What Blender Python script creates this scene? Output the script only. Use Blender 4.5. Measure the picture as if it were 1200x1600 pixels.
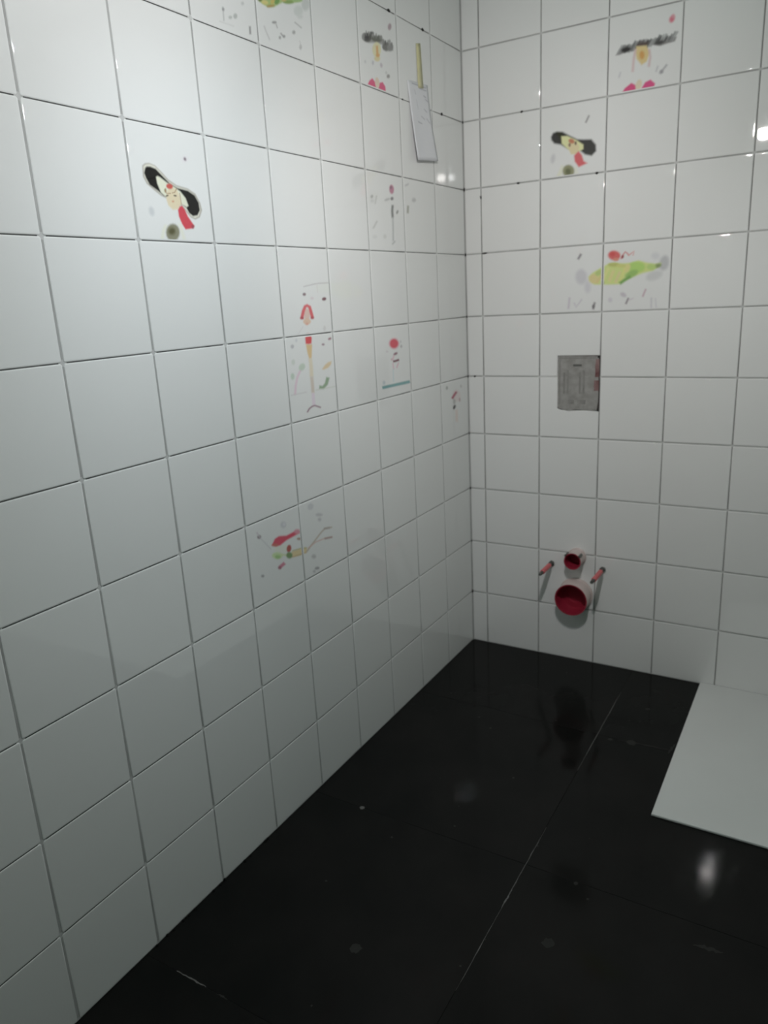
import bpy, bmesh, math, random
import numpy as np
from mathutils import Vector

for o in list(bpy.data.objects):
    bpy.data.objects.remove(o)
scene = bpy.context.scene
COL = scene.collection
random.seed(11)

# ------------------------------------------------------------------ camera
cd = bpy.data.cameras.new('camera')
cam = bpy.data.objects.new('camera', cd)
COL.objects.link(cam)
cam.location = (1.1211, -2.43761, 1.284)
cam.rotation_mode = 'XYZ'
cam.rotation_euler = (1.2941, 0.0519, 0.5354)
cd.sensor_fit = 'VERTICAL'
cd.sensor_height = 24.0
cd.lens = 1179.03 / 1600 * 24.0
cd.clip_start = 0.02
cd.dof.use_dof = True
cd.dof.focus_distance = 1.15
cd.dof.aperture_fstop = 4.0
scene.camera = cam

# ------------------------------------------------------------------ light and exposure
world = bpy.data.worlds.new('world')
scene.world = world
world.use_nodes = True
world.node_tree.nodes['Background'].inputs[0].default_value = (0.55, 0.62, 0.6, 1)
world.node_tree.nodes['Background'].inputs[1].default_value = 0.02
scene.view_settings.view_transform = 'Standard'
scene.view_settings.look = 'None'
scene.view_settings.gamma = 1.0
scene.view_settings.use_curve_mapping = False
scene.view_settings.exposure = 0.0

BULBS = [(0.757, -1.372, 1.865), (0.749, -1.481, 1.879)]
BULB_RADIUS = 0.016
BULB_POWER = 9.0
BULB_COLOUR = (0.99, 0.985, 1.0)

# ------------------------------------------------------------------ measures (metres)
ROW0, ROWH = 0.199, 0.2015          # top of the lowest tile row, row pitch
LEFT0, LEFTW = 0.2105, 0.2          # corner tile of the left wall, column pitch
BACK0, BACKW = 0.0596, 0.2004       # corner strip of the back wall, column pitch
ROOM_X, ROOM_Y, ROOM_Z = 1.95, -3.0, 2.417
THICK = 0.008                       # tile thickness: tile faces lie at x = 0 and y = 0


# ------------------------------------------------------------------ materials
def material(name, colour, rough=0.5, spec=0.5, coat=0.0, metal=0.0):
    m = bpy.data.materials.new(name)
    m.use_nodes = True
    b = m.node_tree.nodes['Principled BSDF']
    b.inputs['Base Color'].default_value = (*colour, 1)
    b.inputs['Roughness'].default_value = rough
    b.inputs['Specular IOR Level'].default_value = spec
    b.inputs['Coat Weight'].default_value = coat
    b.inputs['Metallic'].default_value = metal
    return m


def mottle(m, c1, c2, scale, detail=4, coord='Object', contrast=(0.35, 0.65), bump=0.0, bump_scale=None):
    nt = m.node_tree
    b = nt.nodes['Principled BSDF']
    tc = nt.nodes.new('ShaderNodeTexCoord')
    nz = nt.nodes.new('ShaderNodeTexNoise')
    nz.inputs['Scale'].default_value = scale
    nz.inputs['Detail'].default_value = detail
    nt.links.new(tc.outputs[coord], nz.inputs['Vector'])
    cr = nt.nodes.new('ShaderNodeValToRGB')
    cr.color_ramp.elements[0].position = contrast[0]
    cr.color_ramp.elements[1].position = contrast[1]
    cr.color_ramp.elements[0].color = (*c1, 1)
    cr.color_ramp.elements[1].color = (*c2, 1)
    nt.links.new(nz.outputs['Fac'], cr.inputs['Fac'])
    nt.links.new(cr.outputs['Color'], b.inputs['Base Color'])
    if bump:
        n2 = nt.nodes.new('ShaderNodeTexNoise')
        n2.inputs['Scale'].default_value = bump_scale or scale
        nt.links.new(tc.outputs[coord], n2.inputs['Vector'])
        bp = nt.nodes.new('ShaderNodeBump')
        bp.inputs['Strength'].default_value = bump
        bp.inputs['Distance'].default_value = 0.002
        nt.links.new(n2.outputs['Fac'], bp.inputs['Height'])
        nt.links.new(bp.outputs['Normal'], b.inputs['Normal'])
    return m


TILE_ALBEDO = (0.80, 0.80, 0.795)
TILE_ROUGH = 0.02
M = {}
M['tile'] = material('white_glazed_ceramic', TILE_ALBEDO, TILE_ROUGH, 0.75)
M['print'] = material('printed_glaze', TILE_ALBEDO, TILE_ROUGH, 0.75)
_nt = M['print'].node_tree
_at = _nt.nodes.new('ShaderNodeVertexColor')
_at.layer_name = 'print'
_nt.links.new(_at.outputs['Color'], _nt.nodes['Principled BSDF'].inputs['Base Color'])
M['grout'] = mottle(material('pale_grey_grout', (0.4, 0.4, 0.4), 0.9, 0.2), (0.50, 0.50, 0.495), (0.60, 0.60, 0.595), 9.0)
M['joint_shaded'] = mottle(material('recess_shaded_grout', (0.1, 0.1, 0.1), 0.9, 0.2), (0.07, 0.07, 0.07), (0.16, 0.16, 0.155), 14.0)  # left wall's horizontal joints: recess shadow put into the grout colour
M['joint_mid'] = mottle(material('mid_grey_grout', (0.2, 0.2, 0.2), 0.9, 0.2), (0.34, 0.34, 0.335), (0.46, 0.46, 0.455), 6.0)
M['joint_side'] = mottle(material('darker_grey_grout', (0.25, 0.25, 0.25), 0.9, 0.2), (0.20, 0.195, 0.19), (0.32, 0.315, 0.31), 7.0)
M['speck'] = material('dark_mortar_speck', (0.03, 0.03, 0.028), 0.9, 0.2)
M['floor_tile'] = mottle(material('black_stone_tile', (0.012, 0.012, 0.012), 0.085, 0.085), (0.0085, 0.009, 0.0085), (0.0125, 0.0122, 0.0115), 5.0, 6)
M['floor_grout'] = mottle(material('black_floor_grout', (0.02, 0.02, 0.02), 0.95, 0.1), (0.006, 0.006, 0.006), (0.012, 0.012, 0.011), 7.0)
M['dust'] = material('pale_mortar_dust', (0.16, 0.155, 0.15), 0.95, 0.1)
M['dust_faint'] = material('thin_grey_dust', (0.035, 0.035, 0.033), 0.95, 0.1)
M['plaster'] = mottle(material('pale_green_plaster', (0.6, 0.68, 0.62), 0.9, 0.2), (0.36, 0.45, 0.39), (0.40, 0.49, 0.43), 3.0)
M['tray'] = mottle(material('matt_white_acrylic', (0.74, 0.75, 0.74), 0.45, 0.4), (0.72, 0.73, 0.72), (0.76, 0.77, 0.76), 2.0)
M['paper'] = mottle(material('bluish_white_paper', (0.66, 0.66, 0.71), 0.8, 0.2), (0.73, 0.73, 0.765), (0.77, 0.77, 0.80), 8.0)
M['pencil'] = material('pencil_lines', (0.52, 0.52, 0.56), 0.8, 0.2)
M['tape'] = mottle(material('yellow_masking_tape', (0.60, 0.57, 0.34), 0.5, 0.3), (0.58, 0.555, 0.36), (0.66, 0.62, 0.36), 30.0)
M['cover'] = mottle(material('grey_board', (0.3, 0.29, 0.28), 0.8, 0.2), (0.27, 0.265, 0.25), (0.36, 0.35, 0.34), 40.0, bump=0.3, bump_scale=120.0)
M['cover_dark'] = mottle(material('dark_grey_marks', (0.2, 0.2, 0.2), 0.8, 0.2), (0.225, 0.22, 0.21), (0.28, 0.275, 0.265), 60.0)
M['cover_print'] = material('blackish_print', (0.12, 0.12, 0.115), 0.7, 0.2)
M['recess_shade'] = material('painted_recess_shade', (0.06, 0.05, 0.05), 0.9, 0.2)  # shadow at the cover's edges, put into the colour
M['rust'] = mottle(material('reddish_brown_scrap', (0.22, 0.08, 0.08), 0.8, 0.2), (0.14, 0.06, 0.06), (0.30, 0.20, 0.195), 25.0)
M['red_cap'] = material('deep_red_plastic', (0.30, 0.018, 0.04), 0.4, 0.4)
M['pipe'] = material('pale_pink_grey_plastic', (0.60, 0.50, 0.48), 0.4, 0.4)
M['sleeve'] = material('salmon_red_plastic_sleeve', (0.62, 0.13, 0.14), 0.4, 0.4)
M['steel'] = material('dull_zinc_steel', (0.16, 0.16, 0.15), 0.45, 0.5, metal=0.6)
M['lamp_metal'] = material('white_lacquered_metal', (0.7, 0.7, 0.7), 0.4, 0.5)
M['bulb'] = bpy.data.materials.new('glowing_bulb')
M['bulb'].use_nodes = True
_b = M['bulb'].node_tree.nodes['Principled BSDF']
_b.inputs['Base Color'].default_value = (0.9, 0.9, 0.88, 1)
_b.inputs['Emission Color'].default_value = (*BULB_COLOUR, 1)
_b.inputs['Emission Strength'].default_value = BULB_POWER / (math.pi * 4 * math.pi * BULB_RADIUS ** 2)


# ------------------------------------------------------------------ helpers
def link(name, me, mat=None, parent=None, smooth=False):
    if mat is not None and not me.materials:
        me.materials.append(mat)
    if smooth:
        me.polygons.foreach_set('use_smooth', [True] * len(me.polygons))
    o = bpy.data.objects.new(name, me)
    COL.objects.link(o)
    if parent is not None:
        o.parent = parent
    return o


def from_bm(name, bm, mat, parent=None, smooth=False):
    me = bpy.data.meshes.new(name)
    bmesh.ops.recalc_face_normals(bm, faces=bm.faces)
    bm.to_mesh(me)
    bm.free()
    return link(name, me, mat, parent, smooth)


def add_box(bm, x0, x1, y0, y1, z0, z1):
    v = [bm.verts.new(p) for p in ((x0, y0, z0), (x1, y0, z0), (x1, y1, z0), (x0, y1, z0),
                                   (x0, y0, z1), (x1, y0, z1), (x1, y1, z1), (x0, y1, z1))]
    for f in ((0, 3, 2, 1), (4, 5, 6, 7), (0, 1, 5, 4), (1, 2, 6, 5), (2, 3, 7, 6), (3, 0, 4, 7)):
        bm.faces.new([v[i] for i in f])


def box(name, x0, x1, y0, y1, z0, z1, mat, parent=None):
    bm = bmesh.new()
    add_box(bm, x0, x1, y0, y1, z0, z1)
    return from_bm(name, bm, mat, parent)


def add_lathe(bm, profile, origin, axis, seg=40, closed=True):
    """profile: (radius, along) pairs turned round the axis through origin."""
    axis = Vector(axis).normalized()
    a = axis.orthogonal().normalized()
    b = axis.cross(a)
    rings = []
    for r, h in profile:
        c = Vector(origin) + axis * h
        if r < 1e-6:
            rings.append([bm.verts.new(c)])
        else:
            rings.append([bm.verts.new(c + (a * math.cos(2 * math.pi * k / seg) + b * math.sin(2 * math.pi * k / seg)) * r)
                          for k in range(seg)])
    for p, q in zip(rings[:-1], rings[1:]):
        for k in range(seg):
            n = (k + 1) % seg
            if len(p) == 1 and len(q) == 1:
                continue
            if len(p) == 1:
                bm.faces.new((p[0], q[k], q[n]))
            elif len(q) == 1:
                bm.faces.new((p[k], q[0], p[n]))
            else:
                bm.faces.new((p[k], q[k], q[n], p[n]))


def lathe(name, profile, origin, axis, mat, parent=None, seg=40, auto=True):
    bm = bmesh.new()
    add_lathe(bm, profile, origin, axis, seg)
    o = from_bm(name, bm, mat, parent, True)
    if auto:
        o.data.set_sharp_from_angle(angle=math.radians(40))
    return o


def struct(o):
    o['kind'] = 'structure'
    return o


def thing(name, label, cat, loc=(0, 0, 0), group=None):
    o = bpy.data.objects.new(name, None)
    o.empty_display_size = 0.05
    COL.objects.link(o)
    o.location = loc
    o['label'] = label
    o['category'] = cat
    if group:
        o['group'] = group
    return o


def adopt(parent, *objs):
    """Parent meshes written in world coordinates to a thing's empty without moving them."""
    for o in objs:
        o.parent = parent
        o.location = Vector(o.location) - Vector(parent.location)


# ------------------------------------------------------------------ tiles
def inset(poly, d):
    n = len(poly)
    out = []
    for i in range(n):
        p0, p1, p2 = Vector(poly[i - 1]), Vector(poly[i]), Vector(poly[(i + 1) % n])
        e1 = (p1 - p0).normalized()
        e2 = (p2 - p1).normalized()
        n1, n2 = Vector((-e1.y, e1.x)), Vector((-e2.y, e2.x))
        m = n1 + n2
        out.append(p1 + m * (d / (1 + n1.dot(n2))))
    return out


def tile_mesh(name, poly, radius=0.003):
    """poly: counter-clockwise outline in the tile plane; local x = along the wall, y = up, z = out of the wall."""
    drop = radius * 0.45
    rings = [(0.0, -THICK), (0.0, -drop)]
    for a in (22, 45, 68, 90):
        t = math.radians(a)
        rings.append((radius * (1 - math.cos(t)), -drop * (1 - math.sin(t))))
    rings.append((radius + 0.0008, 0.0))
    bm = bmesh.new()
    vs = []
    for d, z in rings:
        vs.append([bm.verts.new((p[0], p[1], z)) for p in (inset(poly, d) if d else [Vector(q) for q in poly])])
    n = len(poly)
    for a, b in zip(vs[:-1], vs[1:]):
        for i in range(n):
            j = (i + 1) % n
            bm.faces.new((a[i], a[j], b[j], b[i]))
    bm.faces.new(vs[-1])
    me = bpy.data.meshes.new(name)
    bm.normal_update()
    bm.to_mesh(me)
    bm.free()
    me.polygons.foreach_set('use_smooth', [True] * len(me.polygons))
    return me


def rect(w, h, r=0.0026):
    x, y = w / 2, h / 2
    if r <= 0:
        return [(-x, -y), (x, -y), (x, y), (-x, y)]
    return [(-x + r, -y), (x - r, -y), (x, -y + r), (x, y - r), (x - r, y), (-x + r, y), (-x, y - r), (-x, -y + r)]


MESHES = {}


def tile_at(parent, side, cu, cz, w, h, mat, outline=None, name='tile', tilt=True):
    """A tile of the left wall (side 'left': u = -y) or the back wall (side 'back': u = x)."""
    if outline is None:
        key = (round(w, 4), round(h, 4), mat.name)
        if key not in MESHES:
            MESHES[key] = tile_mesh(name, rect(w, h))
            MESHES[key].materials.append(mat)
        me = MESHES[key]
    else:
        me = tile_mesh(name, outline)
        me.materials.append(mat)
    o = bpy.data.objects.new(name, me)
    COL.objects.link(o)
    o.parent = parent
    j = (lambda s: random.uniform(-s, s)) if tilt else (lambda s: 0.0)
    if side == 'left':          # outward +x, local x -> +y, local y -> +z
        o.location = (j(0.00008), cu, cz)
        o.rotation_euler = (math.pi / 2 + j(0.0012), 0, math.pi / 2 + j(0.0012))
    else:                       # outward -y, local x -> +x
        o.location = (cu, j(0.00008), cz)
        o.rotation_euler = (math.pi / 2 + j(0.0012), 0, j(0.0012))
    return o


def add_print(tile, side, cu, cz, w, h, shapes, step=0.0014):
    """Colours a thin patch of the tile face with soft-edged flat drawings given in wall metres."""
    m = 0.0031
    nu, nz = int((w - 2 * m) / step), int((h - 2 * m) / step)
    us = np.linspace(cu - w / 2 + m, cu + w / 2 - m, nu)
    zs = np.linspace(cz - h / 2 + m, cz + h / 2 - m, nz)
    U, Z = np.meshgrid(us, zs)
    rgb = np.ones((nz, nu, 3))
    cov = np.zeros((nz, nu))
    for pts, col, soft in shapes:
        q = np.array(pts, float).reshape(-1, 2) * 1e-4
        s = soft * 1.8e-5
        lo, hi = q.min(0) - 1.5 * s - step, q.max(0) + 1.5 * s + step
        iu = np.where((us >= lo[0]) & (us <= hi[0]))[0]
        iz = np.where((zs >= lo[1]) & (zs <= hi[1]))[0]
        if not len(iu) or not len(iz):
            continue
        sl = (slice(iz[0], iz[-1] + 1), slice(iu[0], iu[-1] + 1))
        u, z = U[sl], Z[sl]
        dist = np.full(u.shape, 1e9)
        inside = np.zeros(u.shape, bool)
        for a, b in zip(q, np.roll(q, -1, 0)):
            ab = b - a
            L = ab.dot(ab) or 1e-12
            t = np.clip(((u - a[0]) * ab[0] + (z - a[1]) * ab[1]) / L, 0, 1)
            dist = np.minimum(dist, np.hypot(u - a[0] - t * ab[0], z - a[1] - t * ab[1]))
            if a[1] != b[1]:
                cross = ((a[1] > z) != (b[1] > z)) & (u < (b[0] - a[0]) * (z - a[1]) / (b[1] - a[1]) + a[0])
                inside ^= cross
        sd = np.where(inside, dist, -dist)
        k = np.clip(0.5 + sd / (2 * s), 0, 1)
        k = k * k * (3 - 2 * k)
        rgb[sl] = rgb[sl] * (1 - k[..., None]) + np.array(col) / 1000.0 * k[..., None]
        cov[sl] = np.maximum(cov[sl], k)
    near = cov > 0.01
    if near.sum() < 6:
        return None
    cell = near[:-1, :-1] | near[1:, :-1] | near[:-1, 1:] | near[1:, 1:]
    iz, iu = np.where(cell)
    idx = np.arange(nz * nu).reshape(nz, nu)
    faces = np.stack([idx[iz, iu], idx[iz, iu + 1], idx[iz + 1, iu + 1], idx[iz + 1, iu]], 1)
    used = np.unique(faces)
    remap = np.full(nz * nu, -1)
    remap[used] = np.arange(len(used))
    lx = (U.ravel() - cu)[used]
    ly = (Z.ravel() - cz)[used]
    verts = np.stack([lx, ly, np.full(len(used), 0.00012)], 1)
    me = bpy.data.meshes.new('printed_drawing')
    me.from_pydata(verts.tolist(), [], remap[faces].tolist())
    col = me.color_attributes.new('print', 'FLOAT_COLOR', 'POINT')
    c = np.ones((len(used), 4))
    ink = rgb.reshape(-1, 3)[used]
    ink = ink * 0.82 + ink.mean(1, keepdims=True) * 0.18
    c[:, :3] = ink * np.array(TILE_ALBEDO)
    col.data.foreach_set('color', c.ravel())
    me.polygons.foreach_set('use_smooth', [True] * len(me.polygons))
    o = link('printed_drawing', me, M['print'], tile)
    return o


def clip_shapes(shapes, cu, cz, w, h):
    out = []
    for pts, col, soft in shapes:
        us, zs = pts[0::2], pts[1::2]
        if max(us) * 1e-4 > cu - w / 2 and min(us) * 1e-4 < cu + w / 2 and \
           max(zs) * 1e-4 > cz - h / 2 and min(zs) * 1e-4 < cz + h / 2:
            out.append((pts, col, soft))
    return out
PRINTS = [
 ('A', 0, [
  ([-13792,15362,-13723,15405,-13623,15422,-13484,15395,-13337,15296,-13189,15181,-12993,15101,-12704,15066,-12515,14987,-12407,14831,-12378,14695,-12463,14558,-12596,14510,-12712,14544,-12835,14653,-12956,14752,-13177,14816,-13429,14882,-13612,14983,-13741,15061,-13809,15174], [557,512,445], 116),
  ([-13769,15346,-13709,15386,-13617,15404,-13496,15381,-13350,15275,-13194,15155,-12997,15078,-12718,15045,-12549,14968,-12440,14822,-12416,14693,-12491,14578,-12595,14537,-12693,14563,-12812,14668,-12934,14767,-13165,14833,-13415,14905,-13598,15010,-13715,15084,-13776,15183], [1000,979,830], 116),
  ([-13731,15331,-13688,15358,-13598,15364,-13476,15339,-13330,15233,-13163,15116,-12982,15053,-12711,15028,-12541,14958,-12449,14828,-12437,14691,-12520,14590,-12647,14569,-12740,14618,-12805,14709,-12914,14769,-13134,14846,-13354,14882,-13488,14961,-13672,15048,-13742,15155,-13771,15240], [14,12,11], 116),
  ([-13492,15198,-13452,15218,-13391,15201,-13237,15125,-13058,15063,-12914,14995,-12795,14884,-12741,14753,-12792,14726,-12914,14769,-13060,14825,-13284,14854,-13418,14941,-13484,15090], [1000,1000,792], 116),
  ([-13276,14953,-13174,15053,-13006,15027,-12950,14899,-12930,14767,-13039,14667,-13167,14652,-13269,14724,-13299,14821], [1000,838,550], 140),
  ([-13101,15051,-13120,15034,-13147,15022,-13180,15016,-13213,15018,-13241,15027,-13259,15042,-13266,15060,-13260,15079,-13242,15095,-13215,15108,-13183,15113,-13150,15112,-13122,15103,-13102,15089,-13095,15070], [816,98,68], 115),
  ([-13272,14986,-13277,14970,-13285,14957,-13295,14948,-13306,14944,-13316,14946,-13323,14954,-13326,14966,-13326,14981,-13321,14997,-13313,15010,-13303,15019,-13292,15023,-13282,15021,-13275,15013,-13272,15001], [484,398,192], 115),
  ([-13236,14905,-13237,14900,-13244,14894,-13256,14888,-13270,14882,-13284,14879,-13297,14877,-13307,14878,-13311,14881,-13310,14886,-13303,14892,-13292,14898,-13278,14904,-13263,14907,-13250,14909,-13240,14908], [51,29,17], 92),
  ([-13027,14907,-13032,14903,-13042,14899,-13055,14897,-13070,14897,-13084,14899,-13095,14902,-13102,14906,-13103,14911,-13098,14915,-13088,14919,-13075,14921,-13060,14921,-13046,14920,-13035,14917,-13028,14912], [51,29,17], 93),
  ([-13324,14992,-13285,14928,-13175,14935,-13173,14947,-13274,14938,-13308,14998], [484,260,121], 92),
  ([-13133,14946,-13059,14966,-12996,15039,-13011,15043,-13069,14974,-13136,14957], [484,260,121], 93),
  ([-13108,14805,-13111,14799,-13119,14794,-13129,14789,-13140,14787,-13151,14788,-13160,14791,-13165,14795,-13166,14801,-13163,14808,-13156,14813,-13146,14817,-13134,14819,-13123,14819,-13115,14816,-13109,14811], [875,398,212], 116),
  ([-12947,14965,-12932,14766,-12916,14769,-12931,14968], [557,285,121], 94),
  ([-13034,14660,-12980,14724,-12914,14744,-12850,14679,-12790,14560,-12636,14390,-12682,14340,-12892,14314,-12974,14415,-13030,14547], [916,41,82], 119),
  ([-12647,14376,-12652,14363,-12662,14351,-12675,14343,-12690,14340,-12704,14342,-12714,14349,-12720,14359,-12721,14373,-12716,14386,-12706,14398,-12693,14406,-12678,14409,-12664,14407,-12654,14400,-12647,14389], [484,69,106], 145),
  ([-13420,14378,-13505,14278,-13574,14107,-13501,14101,-13436,14265,-13356,14358], [1000,1000,849], 232),
  ([-13073,14402,-13037,14269,-12995,14114,-12915,14132,-12958,14288,-12995,14422], [1000,1000,868], 238),
  ([-13058,14251,-13082,14189,-13131,14136,-13195,14099,-13266,14084,-13332,14094,-13383,14127,-13412,14177,-13415,14237,-13391,14298,-13344,14351,-13281,14388,-13210,14403,-13144,14394,-13091,14363,-13061,14312], [342,328,208], 176),
  ([-13170,14268,-13181,14243,-13204,14221,-13235,14206,-13269,14200,-13301,14204,-13327,14216,-13342,14237,-13344,14261,-13333,14286,-13311,14308,-13280,14323,-13246,14329,-13214,14326,-13188,14313,-13172,14293], [141,128,48], 258),
  ([-12594,15601,-12605,15575,-12630,15552,-12664,15534,-12702,15525,-12738,15526,-12766,15537,-12784,15555,-12787,15579,-12775,15604,-12751,15627,-12717,15645,-12680,15654,-12643,15653,-12614,15643,-12597,15625], [1000,958,989], 233),
  ([-12659,15603,-12657,15591,-12660,15580,-12668,15570,-12679,15564,-12692,15562,-12704,15565,-12715,15572,-12722,15582,-12724,15593,-12720,15605,-12713,15614,-12702,15621,-12689,15623,-12676,15620,-12665,15613], [298,215,258], 140),
  ([-13646,14607,-13645,14577,-13654,14548,-13670,14527,-13693,14515,-13718,14515,-13741,14527,-13760,14549,-13770,14577,-13771,14607,-13763,14635,-13746,14656,-13724,14668,-13699,14668,-13676,14656,-13657,14635], [797,810,839], 227),
 ]),
 ('B', 1, [
  ([2934,17273,2993,17371,3112,17396,3291,17363,3509,17227,3745,17096,3938,17062,4169,17037,4306,16873,4318,16697,4187,16585,3986,16646,3828,16780,3475,16862,3236,17018,3036,17074,2946,17182], [41,38,32], 229),
  ([3253,17246,3438,17230,3706,17087,3930,16924,3932,16801,3712,16724,3455,16864,3267,17042], [1000,1000,474], 176),
  ([3442,16990,3707,17042,3807,16870,3733,16686,3556,16709], [1000,843,459], 177),
  ([3659,17027,3643,17008,3616,16999,3582,17000,3547,17011,3514,17031,3491,17057,3479,17084,3481,17109,3497,17127,3523,17137,3557,17135,3593,17124,3625,17104,3649,17078,3661,17051], [781,247,102], 176),
  ([3727,16993,3725,16975,3719,16960,3709,16951,3697,16948,3685,16954,3674,16966,3667,16983,3665,17002,3667,17020,3673,17036,3683,17045,3695,17047,3707,17042,3717,17029,3724,17013], [199,119,63], 176),
  ([3544,16969,3542,16951,3535,16935,3525,16926,3513,16924,3501,16929,3491,16941,3484,16958,3481,16978,3483,16996,3490,17011,3500,17021,3512,17023,3524,17017,3534,17005,3541,16988], [303,156,90], 177),
  ([3655,16661,3790,16767,3889,16648,3951,16471,4060,16397,3806,16323,3677,16492], [1000,112,136], 213),
  ([3272,16428,3115,16140,3218,16084,3374,16372], [1000,1000,799], 362),
  ([3639,16313,3743,16032,3824,16047,3721,16328], [1000,1000,852], 359),
  ([3670,16225,3658,16158,3619,16104,3561,16072,3491,16067,3421,16089,3360,16135,3320,16198,3305,16269,3318,16336,3357,16390,3416,16421,3485,16426,3555,16404,3615,16358,3655,16295], [391,391,194], 234),
  ([3564,16220,3558,16185,3539,16157,3511,16140,3478,16137,3444,16148,3416,16171,3396,16204,3389,16241,3395,16276,3414,16304,3442,16321,3475,16324,3509,16313,3537,16289,3557,16256], [190,208,84], 270),
  ([4065,17702,3969,17524,4011,17500,4106,17678], [419,391,401], 172),
  ([3063,16638,3049,16592,3028,16555,3002,16534,2975,16532,2953,16548,2937,16581,2931,16625,2936,16674,2950,16721,2972,16757,2997,16778,3024,16780,3046,16764,3061,16731,3067,16687], [801,791,820], 324),
 ]),
 ('C', 1, [
  ([4822,19130,4918,19263,5023,19340,5271,19302,5478,19390,5756,19336,6028,19346,6265,19322,6451,19270,6412,19178,6206,19162,6038,19138,5831,19196,5693,19203,5416,19192,5277,19142,5100,19155,4923,19124], [303,283,281], 207),
  ([4891,19159,5006,19334,4970,19358,4855,19183], [471,476,482], 194),
  ([4954,19139,5071,19318,5031,19345,4914,19167], [365,369,373], 194),
  ([5028,19170,5121,19311,5073,19343,4981,19202], [365,369,373], 194),
  ([5075,19141,5190,19316,5154,19340,5039,19166], [156,158,160], 194),
  ([5152,19180,5238,19311,5192,19343,5106,19211], [365,369,373], 193),
  ([5191,19127,5313,19315,5284,19335,5161,19147], [471,476,482], 193),
  ([5254,19174,5383,19373,5339,19403,5210,19204], [222,225,228], 193),
  ([5318,19145,5442,19337,5397,19368,5273,19176], [365,369,373], 193),
  ([5371,19153,5501,19353,5464,19378,5335,19178], [156,158,160], 192),
  ([5450,19147,5530,19273,5500,19293,5419,19168], [156,158,160], 192),
  ([5498,19171,5617,19356,5575,19386,5455,19200], [222,225,228], 192),
  ([5552,19155,5682,19358,5643,19384,5513,19182], [471,476,482], 191),
  ([5622,19152,5734,19328,5690,19359,5577,19183], [88,89,90], 191),
  ([5669,19119,5808,19338,5768,19366,5628,19147], [156,158,160], 191),
  ([5744,19160,5839,19309,5801,19335,5706,19186], [471,476,482], 191),
  ([5789,19159,5909,19348,5878,19370,5757,19181], [471,476,482], 190),
  ([5866,19205,5946,19332,5909,19357,5829,19231], [365,369,373], 190),
  ([5905,19195,6029,19393,5994,19417,5869,19219], [156,158,160], 190),
  ([5973,19217,6073,19375,6037,19399,5938,19241], [88,89,90], 189),
  ([6023,19212,6135,19389,6106,19409,5995,19232], [471,476,482], 189),
  ([6084,19176,6212,19381,6167,19413,6038,19208], [471,476,482], 189),
  ([6155,19224,6228,19340,6200,19359,6127,19243], [88,89,90], 189),
  ([6216,19198,6288,19313,6257,19335,6185,19219], [365,369,373], 189),
  ([6271,19211,6358,19351,6318,19378,6231,19238], [222,225,228], 188),
  ([6312,19183,6444,19395,6400,19425,6269,19213], [365,369,373], 188),
  ([6367,19187,6493,19390,6459,19413,6333,19211], [471,476,482], 188),
  ([5227,19227,5225,19201,5204,19179,5166,19162,5118,19154,5067,19156,5020,19168,4985,19188,4967,19213,4969,19239,4991,19262,5029,19278,5077,19286,5128,19283,5175,19271,5209,19252], [57,49,50], 242),
  ([6131,19230,6129,19209,6109,19191,6076,19178,6033,19172,5988,19173,5947,19182,5917,19197,5902,19217,5905,19237,5924,19255,5958,19268,6000,19275,6045,19273,6086,19264,6116,19249], [103,95,96], 237),
  ([5704,19272,5697,19252,5669,19235,5623,19223,5565,19219,5506,19223,5453,19234,5415,19251,5398,19271,5405,19291,5434,19308,5481,19319,5538,19323,5597,19319,5650,19308,5687,19291], [156,104,96], 239),
  ([5385,19249,5658,19219,5759,19026,5681,18818,5545,18756,5408,18925,5355,19127], [1000,769,322], 209),
  ([5615,18989,5611,18951,5598,18920,5576,18902,5549,18899,5522,18912,5498,18939,5482,18975,5475,19015,5479,19054,5493,19084,5514,19102,5541,19105,5568,19092,5592,19066,5608,19030], [954,468,96], 241),
  ([5336,19189,5293,18924,5275,18636,5332,18621,5349,18907,5392,19170], [931,672,680], 243),
  ([5711,19111,5747,18902,5715,18688,5770,18670,5803,18891,5766,19107], [886,653,661], 241),
  ([5000,18097,5096,18239,5278,18346,5423,18257,5407,18129,5253,18066], [1000,63,287], 165),
  ([5538,18123,5661,18298,5805,18341,5935,18222,5899,18105,5705,18089], [1000,72,322], 163),
  ([5570,18231,5551,18185,5522,18152,5488,18135,5453,18139,5424,18162,5404,18200,5397,18249,5403,18300,5423,18345,5452,18379,5486,18395,5520,18391,5549,18369,5569,18330,5576,18282], [1000,853,624], 197),
  ([5094,18101,5090,18087,5080,18076,5063,18070,5044,18070,5025,18076,5008,18087,4996,18102,4992,18118,4995,18133,5006,18144,5022,18150,5041,18150,5061,18143,5078,18132,5089,18117], [172,42,68], 199),
  ([6373,19696,6354,19670,6328,19654,6300,19650,6273,19659,6252,19680,6240,19709,6239,19742,6249,19773,6269,19799,6295,19815,6323,19819,6350,19810,6370,19790,6382,19761,6383,19728], [1000,230,335], 217),
  ([6381,19791,6379,19775,6371,19763,6359,19756,6344,19756,6328,19762,6314,19774,6305,19790,6301,19807,6303,19823,6311,19836,6324,19842,6339,19842,6355,19836,6368,19824,6378,19808], [1000,439,521], 217),
  ([6072,18431,6250,18622,6211,18656,6033,18466], [592,582,624], 208),
  ([6143,18480,6140,18464,6131,18451,6115,18444,6097,18444,6078,18451,6062,18463,6051,18479,6047,18497,6050,18514,6059,18527,6075,18534,6093,18534,6112,18527,6128,18515,6139,18498], [471,453,490], 209),
  ([5963,18507,6008,18642,5975,18658,5930,18523], [721,710,758], 209),
  ([4941,18540,4984,18663,4949,18679,4906,18556], [760,749,799], 214),
 ]),
 ('D', 0, [
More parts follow.
